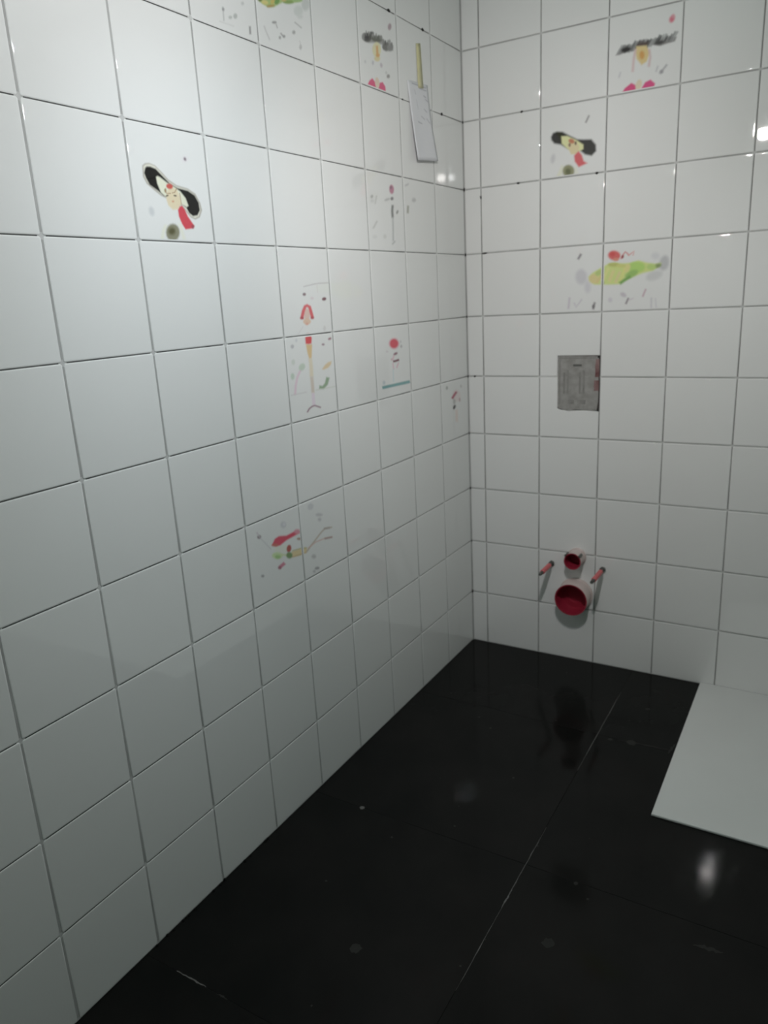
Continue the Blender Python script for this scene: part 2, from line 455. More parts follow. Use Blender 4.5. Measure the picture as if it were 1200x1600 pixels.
  ([-5882,19258,-5557,19378,-5287,19371,-4981,19406,-4730,19346,-4383,19376,-4344,19230,-4753,19118,-4896,19240,-5306,19196,-5609,19129,-5825,19137], [424,420,401], 197),
  ([-5450,19282,-5472,19237,-5523,19192,-5597,19153,-5682,19126,-5764,19116,-5831,19123,-5874,19147,-5886,19184,-5865,19228,-5815,19273,-5742,19312,-5658,19339,-5576,19350,-5507,19343,-5463,19319], [107,103,93], 178),
  ([-4920,19348,-4955,19313,-5027,19278,-5124,19248,-5231,19227,-5331,19219,-5410,19224,-5456,19241,-5462,19269,-5428,19302,-5359,19337,-5264,19367,-5158,19388,-5056,19398,-4975,19393,-4927,19376], [166,170,134], 182),
  ([-5323,19414,-5332,19398,-5355,19380,-5389,19365,-5428,19353,-5466,19347,-5498,19348,-5518,19355,-5524,19367,-5515,19383,-5492,19400,-5459,19416,-5420,19428,-5381,19434,-5350,19433,-5329,19426], [201,196,192], 180),
  ([-5762,19230,-5772,19199,-5794,19169,-5824,19146,-5859,19132,-5892,19130,-5918,19141,-5934,19162,-5937,19190,-5927,19221,-5906,19251,-5875,19274,-5841,19288,-5808,19290,-5781,19279,-5765,19258], [369,365,360], 177),
  ([-4548,19273,-4566,19231,-4612,19189,-4677,19154,-4752,19130,-4824,19122,-4884,19131,-4922,19155,-4932,19190,-4914,19231,-4869,19273,-4805,19308,-4731,19332,-4658,19341,-4598,19333,-4559,19309], [230,225,211], 185),
  ([-4325,19312,-4342,19270,-4383,19229,-4442,19195,-4510,19173,-4576,19166,-4629,19176,-4664,19201,-4673,19237,-4656,19278,-4615,19319,-4557,19354,-4490,19376,-4424,19383,-4369,19373,-4334,19349], [356,351,347], 187),
  ([-4894,19415,-4904,19396,-4930,19377,-4969,19359,-5013,19346,-5057,19340,-5093,19340,-5116,19349,-5123,19363,-5113,19381,-5086,19400,-5048,19418,-5004,19431,-4961,19438,-4924,19437,-4901,19429], [306,302,263], 183),
  ([-5593,19268,-5605,19236,-5632,19205,-5669,19180,-5711,19165,-5752,19162,-5785,19171,-5806,19191,-5811,19219,-5799,19251,-5773,19281,-5736,19306,-5694,19322,-5653,19325,-5619,19316,-5599,19296], [54,51,52], 178),
  ([-4459,19418,-4465,19401,-4478,19384,-4497,19371,-4518,19363,-4538,19361,-4555,19367,-4565,19379,-4567,19394,-4562,19412,-4549,19428,-4530,19442,-4509,19450,-4489,19451,-4472,19445,-4462,19434], [439,434,430], 155),
  ([-5782,19227,-5765,19316,-5832,19301,-5849,19213], [306,308,297], 148),
  ([-5691,19271,-5682,19383,-5728,19372,-5738,19260], [306,308,297], 148),
  ([-5566,19299,-5558,19393,-5607,19381,-5615,19288], [306,308,297], 149),
  ([-5438,19313,-5447,19410,-5505,19394,-5496,19298], [120,120,112], 149),
  ([-5322,19309,-5315,19417,-5360,19406,-5367,19299], [306,308,297], 150),
  ([-5192,19327,-5181,19440,-5233,19428,-5244,19315], [306,308,297], 151),
  ([-5069,19342,-5050,19431,-5093,19422,-5112,19334], [120,120,112], 152),
  ([-4950,19345,-4921,19446,-4977,19435,-5006,19335], [306,308,297], 152),
  ([-4817,19295,-4821,19386,-4887,19370,-4883,19279], [306,308,297], 153),
  ([-4714,19283,-4712,19383,-4779,19367,-4781,19267], [120,120,112], 154),
  ([-4607,19298,-4575,19418,-4622,19409,-4654,19289], [201,201,192], 155),
  ([-4496,19313,-4480,19413,-4534,19402,-4550,19302], [439,442,430], 155),
  ([-4384,19318,-4369,19411,-4432,19398,-4448,19305], [306,308,297], 156),
  ([-4992,19107,-5017,19034,-5073,18965,-5151,18910,-5239,18878,-5324,18874,-5393,18897,-5435,18945,-5445,19010,-5421,19082,-5366,19150,-5289,19205,-5202,19237,-5116,19243,-5046,19220,-5002,19173], [1000,941,558], 152),
  ([-5061,18882,-5076,18854,-5112,18826,-5164,18801,-5224,18784,-5283,18777,-5331,18781,-5362,18796,-5371,18818,-5357,18846,-5321,18875,-5270,18899,-5210,18917,-5151,18924,-5102,18920,-5071,18906], [1000,874,460], 153),
  ([-5257,19136,-5251,18907,-5138,18933,-5144,19164], [1000,544,149], 183),
  ([-5069,18958,-5078,18940,-5102,18921,-5137,18905,-5177,18893,-5216,18888,-5249,18891,-5270,18900,-5276,18915,-5266,18932,-5243,18951,-5208,18967,-5168,18979,-5129,18984,-5096,18982,-5075,18973], [1000,528,126], 153),
  ([-5387,18718,-5394,18697,-5409,18678,-5430,18662,-5454,18654,-5476,18653,-5495,18660,-5506,18675,-5509,18693,-5502,18714,-5487,18734,-5466,18749,-5442,18758,-5419,18758,-5401,18751,-5389,18737], [769,747,807], 152),
  ([-4957,18751,-4956,18730,-4964,18709,-4981,18692,-5004,18681,-5029,18679,-5053,18684,-5072,18698,-5083,18716,-5084,18738,-5076,18758,-5059,18775,-5036,18786,-5011,18789,-4987,18783,-4968,18770], [730,650,725], 154),
  ([-4587,18557,-4595,18537,-4616,18517,-4645,18501,-4679,18491,-4711,18489,-4738,18494,-4755,18506,-4760,18524,-4752,18544,-4731,18563,-4702,18579,-4669,18589,-4636,18592,-4609,18587,-4592,18574], [453,420,415], 157),
  ([-4725,18614,-4730,18600,-4743,18587,-4761,18576,-4782,18570,-4802,18568,-4819,18573,-4829,18581,-4832,18594,-4827,18607,-4814,18621,-4796,18631,-4775,18638,-4755,18639,-4738,18635,-4727,18627], [790,788,786], 156),
  ([-5781,18661,-5787,18646,-5799,18632,-5816,18620,-5835,18614,-5853,18613,-5868,18617,-5878,18627,-5880,18641,-5875,18656,-5863,18670,-5846,18681,-5827,18688,-5808,18689,-5793,18684,-5784,18674], [811,809,829], 150),
  ([-4382,19774,-4398,19740,-4427,19708,-4464,19684,-4503,19670,-4538,19669,-4564,19682,-4577,19705,-4575,19736,-4559,19770,-4530,19801,-4494,19826,-4455,19840,-4420,19841,-4393,19829,-4380,19805], [599,434,491], 170),
  ([-5804,18101,-5681,18244,-5522,18337,-5394,18274,-5310,18113,-5572,18106], [1000,55,241], 122),
  ([-5254,18116,-5148,18297,-4988,18343,-4856,18255,-4843,18120,-5091,18100], [988,64,252], 125),
  ([-5163,18298,-5168,18247,-5189,18199,-5224,18162,-5267,18143,-5311,18143,-5351,18163,-5379,18200,-5391,18247,-5387,18298,-5366,18345,-5332,18382,-5289,18401,-5245,18402,-5205,18382,-5177,18346], [1000,788,610], 124),
 ]),
 ('F', 0, [
  ([-4640,15733,-4648,15685,-4674,15643,-4716,15612,-4765,15597,-4816,15601,-4860,15622,-4890,15658,-4902,15702,-4895,15749,-4868,15791,-4828,15822,-4778,15837,-4727,15834,-4683,15813,-4653,15778], [705,263,407], 167),
  ([-4741,15768,-4747,15752,-4761,15737,-4781,15726,-4804,15721,-4826,15722,-4844,15730,-4855,15742,-4858,15758,-4852,15775,-4838,15790,-4818,15801,-4796,15806,-4773,15804,-4755,15797,-4744,15784], [392,190,285], 133),
  ([-4693,15470,-4714,15453,-4743,15440,-4777,15433,-4810,15432,-4838,15439,-4855,15451,-4860,15467,-4851,15485,-4831,15502,-4801,15515,-4768,15523,-4735,15524,-4707,15517,-4690,15505,-4685,15488], [337,324,336], 134),
  ([-4887,15473,-4891,15459,-4918,15442,-4964,15425,-5022,15408,-5082,15396,-5136,15390,-5175,15391,-5194,15398,-5190,15411,-5163,15428,-5118,15446,-5060,15462,-5000,15474,-4946,15481,-4906,15480], [705,705,711], 166),
  ([-4818,15309,-4857,15152,-4849,14967,-4723,14978,-4731,15160,-4694,15314], [311,317,310], 169),
  ([-4827,14984,-4825,14769,-4859,14357,-4773,14360,-4739,14774,-4741,14991], [685,705,711], 171),
  ([-4857,14261,-4682,14352,-4730,14372,-4904,14281], [589,608,612], 172),
  ([-5788,15442,-5807,15426,-5832,15413,-5859,15406,-5885,15405,-5906,15410,-5918,15422,-5920,15437,-5911,15455,-5893,15471,-5868,15484,-5840,15491,-5814,15492,-5794,15486,-5781,15475,-5779,15459], [646,646,651], 161),
  ([-5631,15490,-5729,15277,-5663,15276,-5565,15489], [812,801,798], 163),
  ([-3361,15543,-3373,15520,-3403,15499,-3446,15484,-3496,15476,-3546,15477,-3587,15486,-3613,15503,-3621,15524,-3609,15547,-3580,15568,-3536,15583,-3486,15591,-3437,15591,-3396,15581,-3369,15565], [736,726,732], 211),
  ([-3925,15354,-3961,15146,-3834,15151,-3798,15360], [571,571,504], 174),
  ([-4452,15137,-4474,15116,-4501,15100,-4529,15090,-4554,15088,-4572,15094,-4580,15108,-4577,15127,-4564,15149,-4542,15170,-4514,15186,-4486,15196,-4461,15198,-4443,15192,-4435,15178,-4438,15158], [469,469,454], 137),
  ([-3751,15956,-3752,15946,-3773,15931,-3810,15913,-3859,15895,-3910,15880,-3957,15869,-3992,15865,-4011,15868,-4010,15878,-3989,15893,-3952,15911,-3904,15929,-3853,15944,-3805,15955,-3770,15959], [736,726,743], 172),
  ([-5674,14859,-5909,14654,-5831,14637,-5594,14842], [790,790,776], 164),
  ([-5183,14470,-5192,14448,-5212,14430,-5240,14417,-5272,14411,-5304,14414,-5329,14426,-5345,14443,-5350,14464,-5341,14485,-5321,14504,-5293,14517,-5261,14522,-5230,14519,-5204,14508,-5187,14491], [857,857,843], 202),
  ([-5749,15346,-5758,15329,-5780,15313,-5810,15301,-5845,15296,-5880,15296,-5908,15304,-5926,15317,-5931,15333,-5922,15351,-5901,15366,-5871,15378,-5836,15384,-5801,15383,-5773,15376,-5755,15363], [880,880,890], 194),
  ([-5677,14444,-5688,14426,-5717,14411,-5758,14399,-5805,14394,-5852,14396,-5890,14405,-5915,14418,-5923,14435,-5912,14453,-5884,14468,-5843,14479,-5796,14485,-5749,14483,-5710,14475,-5685,14461], [903,903,901], 198),
 ]),
 ('G', 0, [
  ([-9212,13183,-8658,13249,-8105,13260,-8105,13280,-8661,13269,-9217,13201], [702,665,685], 121),
  ([-9135,13015,-9142,13001,-9158,12990,-9180,12983,-9206,12980,-9231,12984,-9251,12992,-9264,13004,-9267,13018,-9260,13031,-9244,13043,-9222,13050,-9196,13052,-9171,13049,-9151,13041,-9138,13029], [345,219,251], 118),
  ([-8300,12899,-8302,12883,-8318,12868,-8346,12856,-8381,12849,-8417,12848,-8451,12853,-8475,12863,-8487,12877,-8485,12892,-8470,12907,-8442,12919,-8408,12926,-8371,12928,-8337,12923,-8313,12913], [281,108,130], 123),
  ([-8827,12917,-8834,12907,-8850,12899,-8873,12894,-8899,12893,-8925,12896,-8946,12902,-8960,12911,-8964,12921,-8957,12931,-8941,12938,-8919,12943,-8892,12945,-8866,12942,-8845,12936,-8831,12927], [926,790,845], 150),
  ([-8673,13258,-8663,13042,-8635,13043,-8646,13260], [926,880,880], 121),
  ([-9042,12536,-9057,12482,-9088,12437,-9129,12408,-9173,12399,-9214,12412,-9246,12445,-9264,12491,-9265,12546,-9249,12599,-9219,12644,-9179,12673,-9135,12682,-9093,12669,-9061,12637,-9043,12590], [1000,685,589], 150),
  ([-9316,12455,-9232,12619,-9159,12709,-9131,12718,-9081,12698,-9047,12591,-9002,12449,-8874,12461,-8921,12605,-8975,12740,-9119,12790,-9245,12762,-9348,12645,-9435,12476], [1000,122,146], 150),
  ([-9294,12470,-9301,12457,-9318,12447,-9343,12441,-9372,12439,-9399,12443,-9422,12452,-9436,12464,-9440,12477,-9433,12490,-9415,12500,-9391,12506,-9362,12507,-9335,12503,-9312,12495,-9298,12483], [702,72,101], 149),
  ([-8880,12457,-8887,12444,-8904,12434,-8927,12429,-8953,12427,-8979,12431,-9000,12439,-9014,12450,-9017,12463,-9010,12475,-8994,12485,-8971,12491,-8945,12492,-8919,12489,-8897,12480,-8884,12469], [702,77,108], 152),
  ([-9017,12376,-9033,12349,-9071,12327,-9124,12314,-9185,12311,-9244,12320,-9292,12339,-9322,12364,-9330,12392,-9315,12419,-9278,12441,-9225,12455,-9165,12457,-9106,12449,-9057,12430,-9026,12405], [1000,685,501], 151),
  ([-9123,12323,-9129,12310,-9144,12300,-9164,12293,-9187,12292,-9210,12296,-9228,12304,-9239,12316,-9242,12330,-9236,12342,-9221,12353,-9201,12359,-9178,12361,-9156,12357,-9137,12348,-9126,12336], [1000,501,364], 151),
  ([-9221,12293,-9211,12086,-9106,12086,-9116,12293], [1000,1000,1000], 182),
  ([-9049,12052,-9060,12036,-9086,12024,-9124,12017,-9168,12017,-9210,12023,-9245,12035,-9267,12050,-9274,12067,-9263,12083,-9237,12096,-9199,12103,-9156,12103,-9113,12097,-9078,12085,-9055,12070], [1000,101,101], 152),
  ([-9297,12030,-9219,12057,-9088,12048,-9030,11990,-9064,11855,-9191,11843,-9301,11867], [1000,48,61], 152),
  ([-9292,11851,-9040,11832,-9080,11618,-9102,11509,-9200,11491,-9255,11644], [1000,685,311], 153),
  ([-9232,11505,-9222,11294,-9233,11073,-9088,11061,-9078,11286,-9088,11501], [1000,880,665], 185),
  ([-9225,11071,-9217,10845,-9221,10666,-9091,10653,-9087,10836,-9096,11064], [878,747,646], 187),
  ([-9221,10665,-9223,10358,-9092,10345,-9091,10654], [1000,845,975], 189),
  ([-9432,10217,-9340,10288,-9226,10324,-9122,10330,-8883,10245,-8862,10273,-9117,10361,-9249,10355,-9378,10314,-9475,10239], [402,190,274], 142),
  ([-9845,10704,-9790,10916,-9701,11099,-9551,11256,-9622,11282,-9774,11121,-9868,10931,-9923,10718], [1000,747,880], 167),
  ([-9425,11287,-9466,11264,-9516,11250,-9566,11250,-9610,11262,-9640,11284,-9652,11314,-9645,11347,-9619,11377,-9578,11401,-9529,11414,-9478,11415,-9435,11404,-9404,11381,-9391,11351,-9399,11318], [723,834,705], 182),
  ([-9771,11838,-9778,11821,-9794,11807,-9816,11799,-9841,11797,-9865,11802,-9884,11814,-9896,11830,-9898,11848,-9891,11866,-9875,11880,-9853,11888,-9828,11890,-9804,11884,-9785,11873,-9773,11857], [662,646,685], 148),
  ([-9619,11966,-9624,11953,-9635,11943,-9650,11937,-9667,11935,-9683,11939,-9696,11948,-9704,11959,-9705,11972,-9700,11985,-9690,11995,-9675,12002,-9658,12003,-9642,11999,-9629,11991,-9621,11979], [810,812,857], 149),
  ([-9778,11473,-9787,11449,-9805,11430,-9830,11419,-9858,11416,-9885,11424,-9906,11440,-9918,11462,-9920,11487,-9911,11511,-9893,11530,-9868,11542,-9841,11544,-9814,11537,-9793,11521,-9780,11498], [832,880,812], 164),
  ([-9849,11144,-9859,11115,-9878,11092,-9903,11078,-9931,11075,-9957,11084,-9978,11104,-9990,11130,-9991,11160,-9981,11189,-9963,11212,-9938,11226,-9910,11229,-9883,11220,-9863,11201,-9851,11175], [702,834,705], 165),
  ([-8700,11194,-8559,11287,-8409,11342,-8256,11350,-8294,11273,-8426,11205,-8613,11178], [1000,768,453], 159),
  ([-8888,10733,-8689,10699,-8496,10788,-8399,10949,-8538,10984,-8620,10841,-8730,10782,-8860,10812], [388,553,350], 160),
  ([-10098,10714,-9416,10708,-9420,10724,-10100,10729], [810,768,790], 122),
  ([-9030,10704,-8090,10695,-8094,10712,-9034,10720], [810,834,747], 128),
  ([-8510,11791,-8517,11781,-8532,11773,-8553,11769,-8578,11769,-8602,11773,-8621,11780,-8634,11790,-8637,11801,-8631,11811,-8616,11818,-8595,11822,-8571,11823,-8547,11819,-8527,11811,-8514,11802], [497,337,407], 125),
  ([-8191,11928,-8190,11916,-8200,11904,-8221,11893,-8248,11886,-8279,11882,-8308,11884,-8330,11890,-8343,11900,-8345,11912,-8334,11924,-8314,11934,-8286,11942,-8256,11945,-8227,11944,-8204,11937], [514,251,311], 127),
  ([-8401,12176,-8409,12152,-8425,12133,-8448,12121,-8473,12117,-8497,12124,-8515,12138,-8527,12159,-8528,12183,-8520,12207,-8504,12226,-8482,12239,-8457,12242,-8433,12236,-8414,12221,-8403,12200], [867,845,845], 156),
  ([-9368,12276,-9573,12117,-9553,12108,-9347,12267], [902,857,880], 119),
 ]),
 ('H', 0, [
  ([-4733,11526,-4762,11467,-4834,11420,-4937,11394,-5055,11391,-5169,11413,-5263,11455,-5322,11511,-5339,11572,-5310,11630,-5241,11677,-5141,11704,-5024,11708,-4909,11687,-4813,11646,-4750,11589], [1000,469,556], 217),
  ([-4807,11532,-4830,11484,-4884,11446,-4962,11425,-5052,11422,-5139,11439,-5210,11472,-5255,11517,-5267,11567,-5245,11614,-5192,11651,-5116,11674,-5027,11677,-4940,11661,-4867,11628,-4820,11583], [1000,43,102], 145),
  ([-4861,11277,-4857,11262,-4873,11245,-4905,11230,-4949,11219,-4999,11213,-5045,11213,-5083,11219,-5105,11230,-5108,11245,-5093,11261,-5061,11276,-5017,11288,-4968,11294,-4921,11294,-4883,11288], [439,229,282], 128),
  ([-5131,11019,-4979,11020,-4769,11037,-4805,11095,-5006,11078,-5150,11076], [272,70,109], 128),
  ([-5125,11105,-5131,11092,-5148,11082,-5173,11076,-5201,11076,-5229,11082,-5251,11092,-5266,11105,-5270,11119,-5263,11132,-5246,11142,-5222,11148,-5194,11148,-5166,11143,-5144,11133,-5129,11120], [892,617,687], 145),
  ([-5074,11147,-5096,11121,-5120,11100,-5143,11088,-5162,11086,-5174,11095,-5176,11113,-5169,11138,-5154,11165,-5133,11192,-5109,11213,-5085,11225,-5067,11227,-5055,11218,-5052,11200,-5059,11175], [1000,671,772], 146),
  ([-5197,11006,-5152,10820,-5089,10818,-5135,11005], [1000,649,784], 146),
  ([-4861,10996,-4993,10851,-4924,10832,-4792,10976], [1000,649,759], 148),
  ([-5187,10839,-5192,10468,-5139,10463,-5135,10834], [767,917,971], 147),
  ([-5808,10330,-5043,10321,-4174,10310,-4207,10402,-5073,10410,-5836,10417], [235,525,536], 130),
  ([-5632,10495,-5640,10474,-5660,10458,-5687,10449,-5718,10448,-5749,10456,-5773,10471,-5789,10492,-5793,10514,-5785,10534,-5765,10550,-5738,10559,-5707,10560,-5677,10552,-5652,10537,-5636,10517], [743,814,861], 144),
  ([-4557,11435,-4563,11417,-4579,11403,-4601,11394,-4626,11393,-4650,11398,-4671,11410,-4683,11427,-4686,11445,-4680,11462,-4664,11476,-4642,11485,-4617,11486,-4593,11481,-4573,11469,-4560,11453], [675,649,664], 147),
  ([-4604,11569,-4609,11555,-4619,11544,-4634,11537,-4651,11536,-4667,11540,-4680,11549,-4688,11561,-4690,11575,-4686,11589,-4675,11600,-4661,11607,-4644,11608,-4628,11604,-4614,11596,-4606,11583], [767,741,759], 147),
  ([-5387,11347,-5394,11338,-5410,11331,-5433,11328,-5461,11328,-5488,11332,-5510,11340,-5525,11349,-5529,11359,-5523,11368,-5507,11375,-5483,11379,-5456,11378,-5429,11374,-5406,11367,-5392,11357], [866,789,835], 161),
 ]),
 ('I', 0, [
  ([-639,9456,-669,9377,-745,9317,-856,9285,-983,9286,-1107,9320,-1209,9381,-1275,9460,-1294,9544,-1265,9622,-1191,9681,-1083,9714,-957,9714,-833,9682,-728,9622,-660,9543], [1000,873,870], 325),
  ([-1017,9666,-1216,9569,-1385,9474,-1244,9417,-1076,9510,-878,9607], [642,141,216], 151),
  ([-1046,9310,-1056,9276,-1079,9249,-1112,9234,-1151,9233,-1188,9245,-1219,9269,-1238,9302,-1244,9338,-1234,9372,-1211,9399,-1178,9414,-1140,9416,-1102,9404,-1071,9379,-1052,9347], [664,648,640], 194),
  ([-1057,9111,-1090,9088,-1132,9073,-1176,9068,-1217,9074,-1247,9090,-1262,9113,-1260,9141,-1241,9168,-1208,9191,-1167,9206,-1122,9211,-1082,9205,-1052,9190,-1036,9166,-1038,9139], [102,91,89], 152),
  ([-1602,9841,-1609,9819,-1628,9802,-1656,9792,-1687,9792,-1718,9800,-1743,9816,-1759,9838,-1764,9861,-1756,9883,-1738,9900,-1710,9910,-1679,9911,-1648,9902,-1623,9886,-1606,9865], [577,581,572], 147),
  ([-518,9768,-525,9750,-542,9736,-566,9728,-594,9728,-622,9735,-645,9748,-660,9766,-664,9786,-657,9804,-641,9818,-617,9826,-589,9826,-561,9819,-538,9805,-523,9787], [759,743,762], 174),
  ([-661,9319,-667,9293,-681,9273,-701,9261,-723,9259,-745,9267,-763,9285,-775,9308,-777,9335,-772,9360,-758,9381,-738,9393,-716,9395,-694,9387,-676,9369,-664,9346], [711,461,509], 175),
  ([-1091,9037,-1080,8630,-893,8602,-905,9012], [1000,846,788], 307),
 ]),
 ('J', 0, [
  ([-10567,7048,-10591,7015,-10659,6999,-10760,7003,-10879,7026,-10995,7064,-11093,7112,-11157,7162,-11179,7206,-11156,7239,-11091,7255,-10993,7252,-10877,7231,-10759,7193,-10658,7145,-10591,7094], [1000,1000,895], 253),
  ([-11259,7341,-11125,7460,-10976,7480,-10687,7408,-10307,7423,-10146,7331,-10354,7308,-10704,7290,-10955,7238,-11117,7265], [1000,52,138], 174),
  ([-10109,7340,-10122,7321,-10155,7311,-10201,7312,-10254,7323,-10306,7343,-10348,7368,-10374,7396,-10382,7421,-10368,7439,-10337,7449,-10291,7449,-10238,7438,-10186,7418,-10144,7393,-10116,7365], [1000,367,478], 226),
  ([-11029,7269,-11040,7259,-11067,7257,-11107,7262,-11153,7274,-11197,7290,-11235,7309,-11259,7328,-11266,7343,-11255,7352,-11228,7355,-11189,7350,-11143,7338,-11098,7322,-11060,7303,-11036,7284], [825,195,138], 187),
  ([-10551,7021,-10570,6990,-10600,6970,-10636,6962,-10671,6970,-10701,6990,-10722,7020,-10730,7057,-10723,7093,-10704,7123,-10674,7144,-10639,7152,-10604,7145,-10573,7125,-10552,7094,-10545,7058], [646,106,80], 160),
  ([-10901,6964,-10921,6938,-10967,6926,-11033,6930,-11108,6948,-11181,6979,-11241,7016,-11278,7055,-11288,7090,-11269,7115,-11224,7127,-11160,7124,-11085,7107,-11012,7077,-10951,7039,-10912,6999], [798,1000,499], 220),
  ([-10978,6952,-10988,6937,-11014,6929,-11050,6930,-11091,6940,-11131,6957,-11163,6978,-11184,7001,-11189,7021,-11179,7036,-11154,7044,-11118,7043,-11077,7033,-11037,7017,-11004,6995,-10983,6973], [512,827,301], 189),
  ([-10941,6977,-10655,6859,-10639,6903,-10926,7021], [853,970,520], 191),
  ([-10560,6948,-10249,6924,-9953,6881,-9911,6796,-9973,6734,-10273,6754,-10542,6802], [1000,800,402], 180),
  ([-10556,6799,-10265,6755,-9944,6728,-9957,6761,-10276,6787,-10563,6831], [825,581,271], 147),
  ([-10516,6948,-10169,6905,-9928,6841,-9928,6864,-10172,6929,-10523,6972], [694,650,301], 147),
  ([-10528,6847,-10541,6819,-10571,6801,-10612,6796,-10658,6805,-10702,6826,-10737,6856,-10759,6890,-10763,6924,-10750,6952,-10721,6970,-10681,6975,-10635,6967,-10590,6946,-10555,6916,-10532,6881], [267,438,159], 177),
  ([-9921,6738,-9753,6826,-9530,6926,-9258,7051,-9086,7102,-8768,7047,-8775,7083,-9108,7138,-9296,7085,-9570,6958,-9792,6859,-9961,6770], [719,603,499], 152),
  ([-9866,6810,-9547,6872,-9124,6851,-8779,6785,-8784,6816,-9134,6881,-9567,6902,-9891,6839], [940,626,563], 153),
  ([-9135,6834,-8799,6777,-8809,6822,-9144,6878], [576,384,366], 172),
  ([-9136,7111,-8878,7062,-8884,7105,-9142,7154], [599,517,478], 171),
  ([-11022,6664,-10812,6709,-10884,6797,-11093,6752], [853,259,384], 159),
  ([-10987,6677,-10994,6664,-11010,6656,-11032,6655,-11057,6661,-11081,6672,-11100,6687,-11112,6704,-11115,6720,-11108,6733,-11093,6740,-11071,6742,-11046,6736,-11022,6725,-11002,6710,-10990,6693], [554,162,257], 158),
  ([-11609,7650,-11617,7634,-11633,7624,-11656,7621,-11682,7625,-11706,7636,-11726,7652,-11738,7671,-11741,7690,-11733,7705,-11717,7715,-11694,7719,-11668,7714,-11644,7703,-11624,7687,-11611,7668], [328,259,286], 151),
  ([-11765,7797,-11689,7670,-11647,7675,-11724,7802], [798,723,783], 150),
  ([-11673,7656,-11312,7247,-11290,7254,-11652,7662], [798,774,810], 153),
  ([-11637,6692,-11643,6681,-11656,6674,-11674,6674,-11695,6678,-11715,6688,-11731,6701,-11741,6716,-11743,6729,-11738,6740,-11724,6746,-11706,6747,-11685,6742,-11665,6733,-11649,6720,-11639,6705], [512,496,520], 154),
  ([-10657,7673,-10670,7645,-10697,7626,-10735,7619,-10777,7625,-10817,7643,-10849,7670,-10869,7702,-10873,7735,-10860,7762,-10833,7781,-10796,7789,-10754,7783,-10714,7765,-10681,7738,-10661,7706], [798,787,838], 235),
  ([-10688,7694,-10694,7681,-10707,7672,-10724,7668,-10744,7671,-10763,7679,-10778,7692,-10787,7707,-10789,7723,-10783,7736,-10771,7745,-10753,7748,-10733,7746,-10714,7737,-10699,7724,-10690,7709], [940,926,985], 188),
  ([-9151,7514,-9164,7502,-9198,7498,-9248,7503,-9305,7515,-9361,7534,-9408,7556,-9438,7577,-9447,7595,-9434,7608,-9401,7612,-9352,7607,-9295,7595,-9238,7576,-9191,7554,-9160,7533], [745,723,757], 218),
  ([-9221,7404,-9229,7388,-9247,7378,-9272,7375,-9301,7380,-9329,7391,-9352,7408,-9366,7427,-9369,7445,-9362,7461,-9344,7471,-9318,7474,-9290,7470,-9262,7458,-9239,7442,-9224,7423], [745,723,757], 218),
  ([-9538,7798,-9577,7781,-9625,7777,-9674,7785,-9718,7806,-9749,7834,-9763,7867,-9758,7899,-9735,7926,-9696,7943,-9648,7948,-9599,7940,-9555,7920,-9523,7891,-9508,7858,-9514,7825], [825,814,852], 213),
  ([-9569,6504,-9579,6485,-9603,6474,-9636,6472,-9674,6481,-9710,6497,-9740,6519,-9759,6544,-9763,6567,-9753,6586,-9730,6597,-9697,6599,-9659,6591,-9623,6575,-9593,6552,-9574,6528], [719,698,705], 219),
  ([-9466,6158,-9471,6145,-9491,6137,-9522,6136,-9559,6142,-9597,6153,-9630,6169,-9653,6186,-9662,6203,-9657,6216,-9638,6223,-9607,6224,-9570,6219,-9532,6207,-9499,6192,-9475,6174], [491,476,499], 171),
  ([-9641,6119,-9647,6107,-9661,6100,-9680,6099,-9702,6103,-9724,6114,-9741,6128,-9752,6143,-9754,6158,-9748,6170,-9735,6178,-9715,6179,-9693,6174,-9672,6164,-9654,6150,-9643,6134], [670,650,680], 170),
  ([-10130,7155,-10138,7145,-10158,7140,-10186,7142,-10219,7149,-10250,7161,-10276,7176,-10293,7192,-10298,7206,-10290,7216,-10270,7221,-10242,7219,-10210,7212,-10178,7200,-10152,7185,-10135,7169], [622,401,301], 146),
 ]),
 ('K', 1, [
  ([4121,13137,4109,13050,4072,12978,4013,12931,3943,12917,3873,12939,3812,12992,3771,13069,3755,13158,3768,13245,3806,13317,3865,13362,3934,13375,4005,13354,4065,13301,4106,13225], [812,790,843], 421),
  ([4241,12836,4235,12763,4216,12702,4186,12662,4150,12649,4114,12665,4082,12709,4060,12772,4051,12846,4057,12919,4076,12979,4106,13019,4142,13032,4178,13015,4210,12972,4232,12909], [857,834,890], 422),
  ([6540,13353,6512,13278,6468,13221,6414,13191,6359,13192,6311,13225,6277,13284,6262,13360,6270,13442,6298,13517,6343,13573,6396,13603,6451,13601,6499,13569,6533,13510,6547,13435], [705,705,732], 361),
  ([6370,13124,6372,13073,6338,13018,6274,12969,6189,12932,6097,12914,6011,12917,5944,12940,5908,12981,5907,13033,5942,13088,6007,13138,6092,13174,6184,13192,6269,13188,6335,13165], [834,834,843], 403),
  ([6268,13602,6261,13565,6236,13535,6199,13517,6153,13512,6107,13523,6067,13547,6040,13581,6029,13619,6037,13656,6061,13686,6099,13704,6145,13709,6190,13698,6230,13674,6257,13640], [880,880,913], 361),
  ([4169,13134,4300,13253,4599,13405,4774,13482,4983,13502,5192,13461,5399,13464,5668,13519,5907,13440,6142,13392,6323,13403,6284,13317,6084,13198,5818,13148,5550,13064,5347,12975,5143,12864,4791,12869,4362,12892,4197,13011], [880,1000,297], 241),
  ([4491,13057,4481,13002,4449,12957,4401,12928,4344,12920,4285,12935,4235,12969,4201,13018,4188,13074,4198,13129,4230,13174,4279,13202,4337,13210,4395,13196,4444,13161,4478,13113], [1000,834,323], 266),
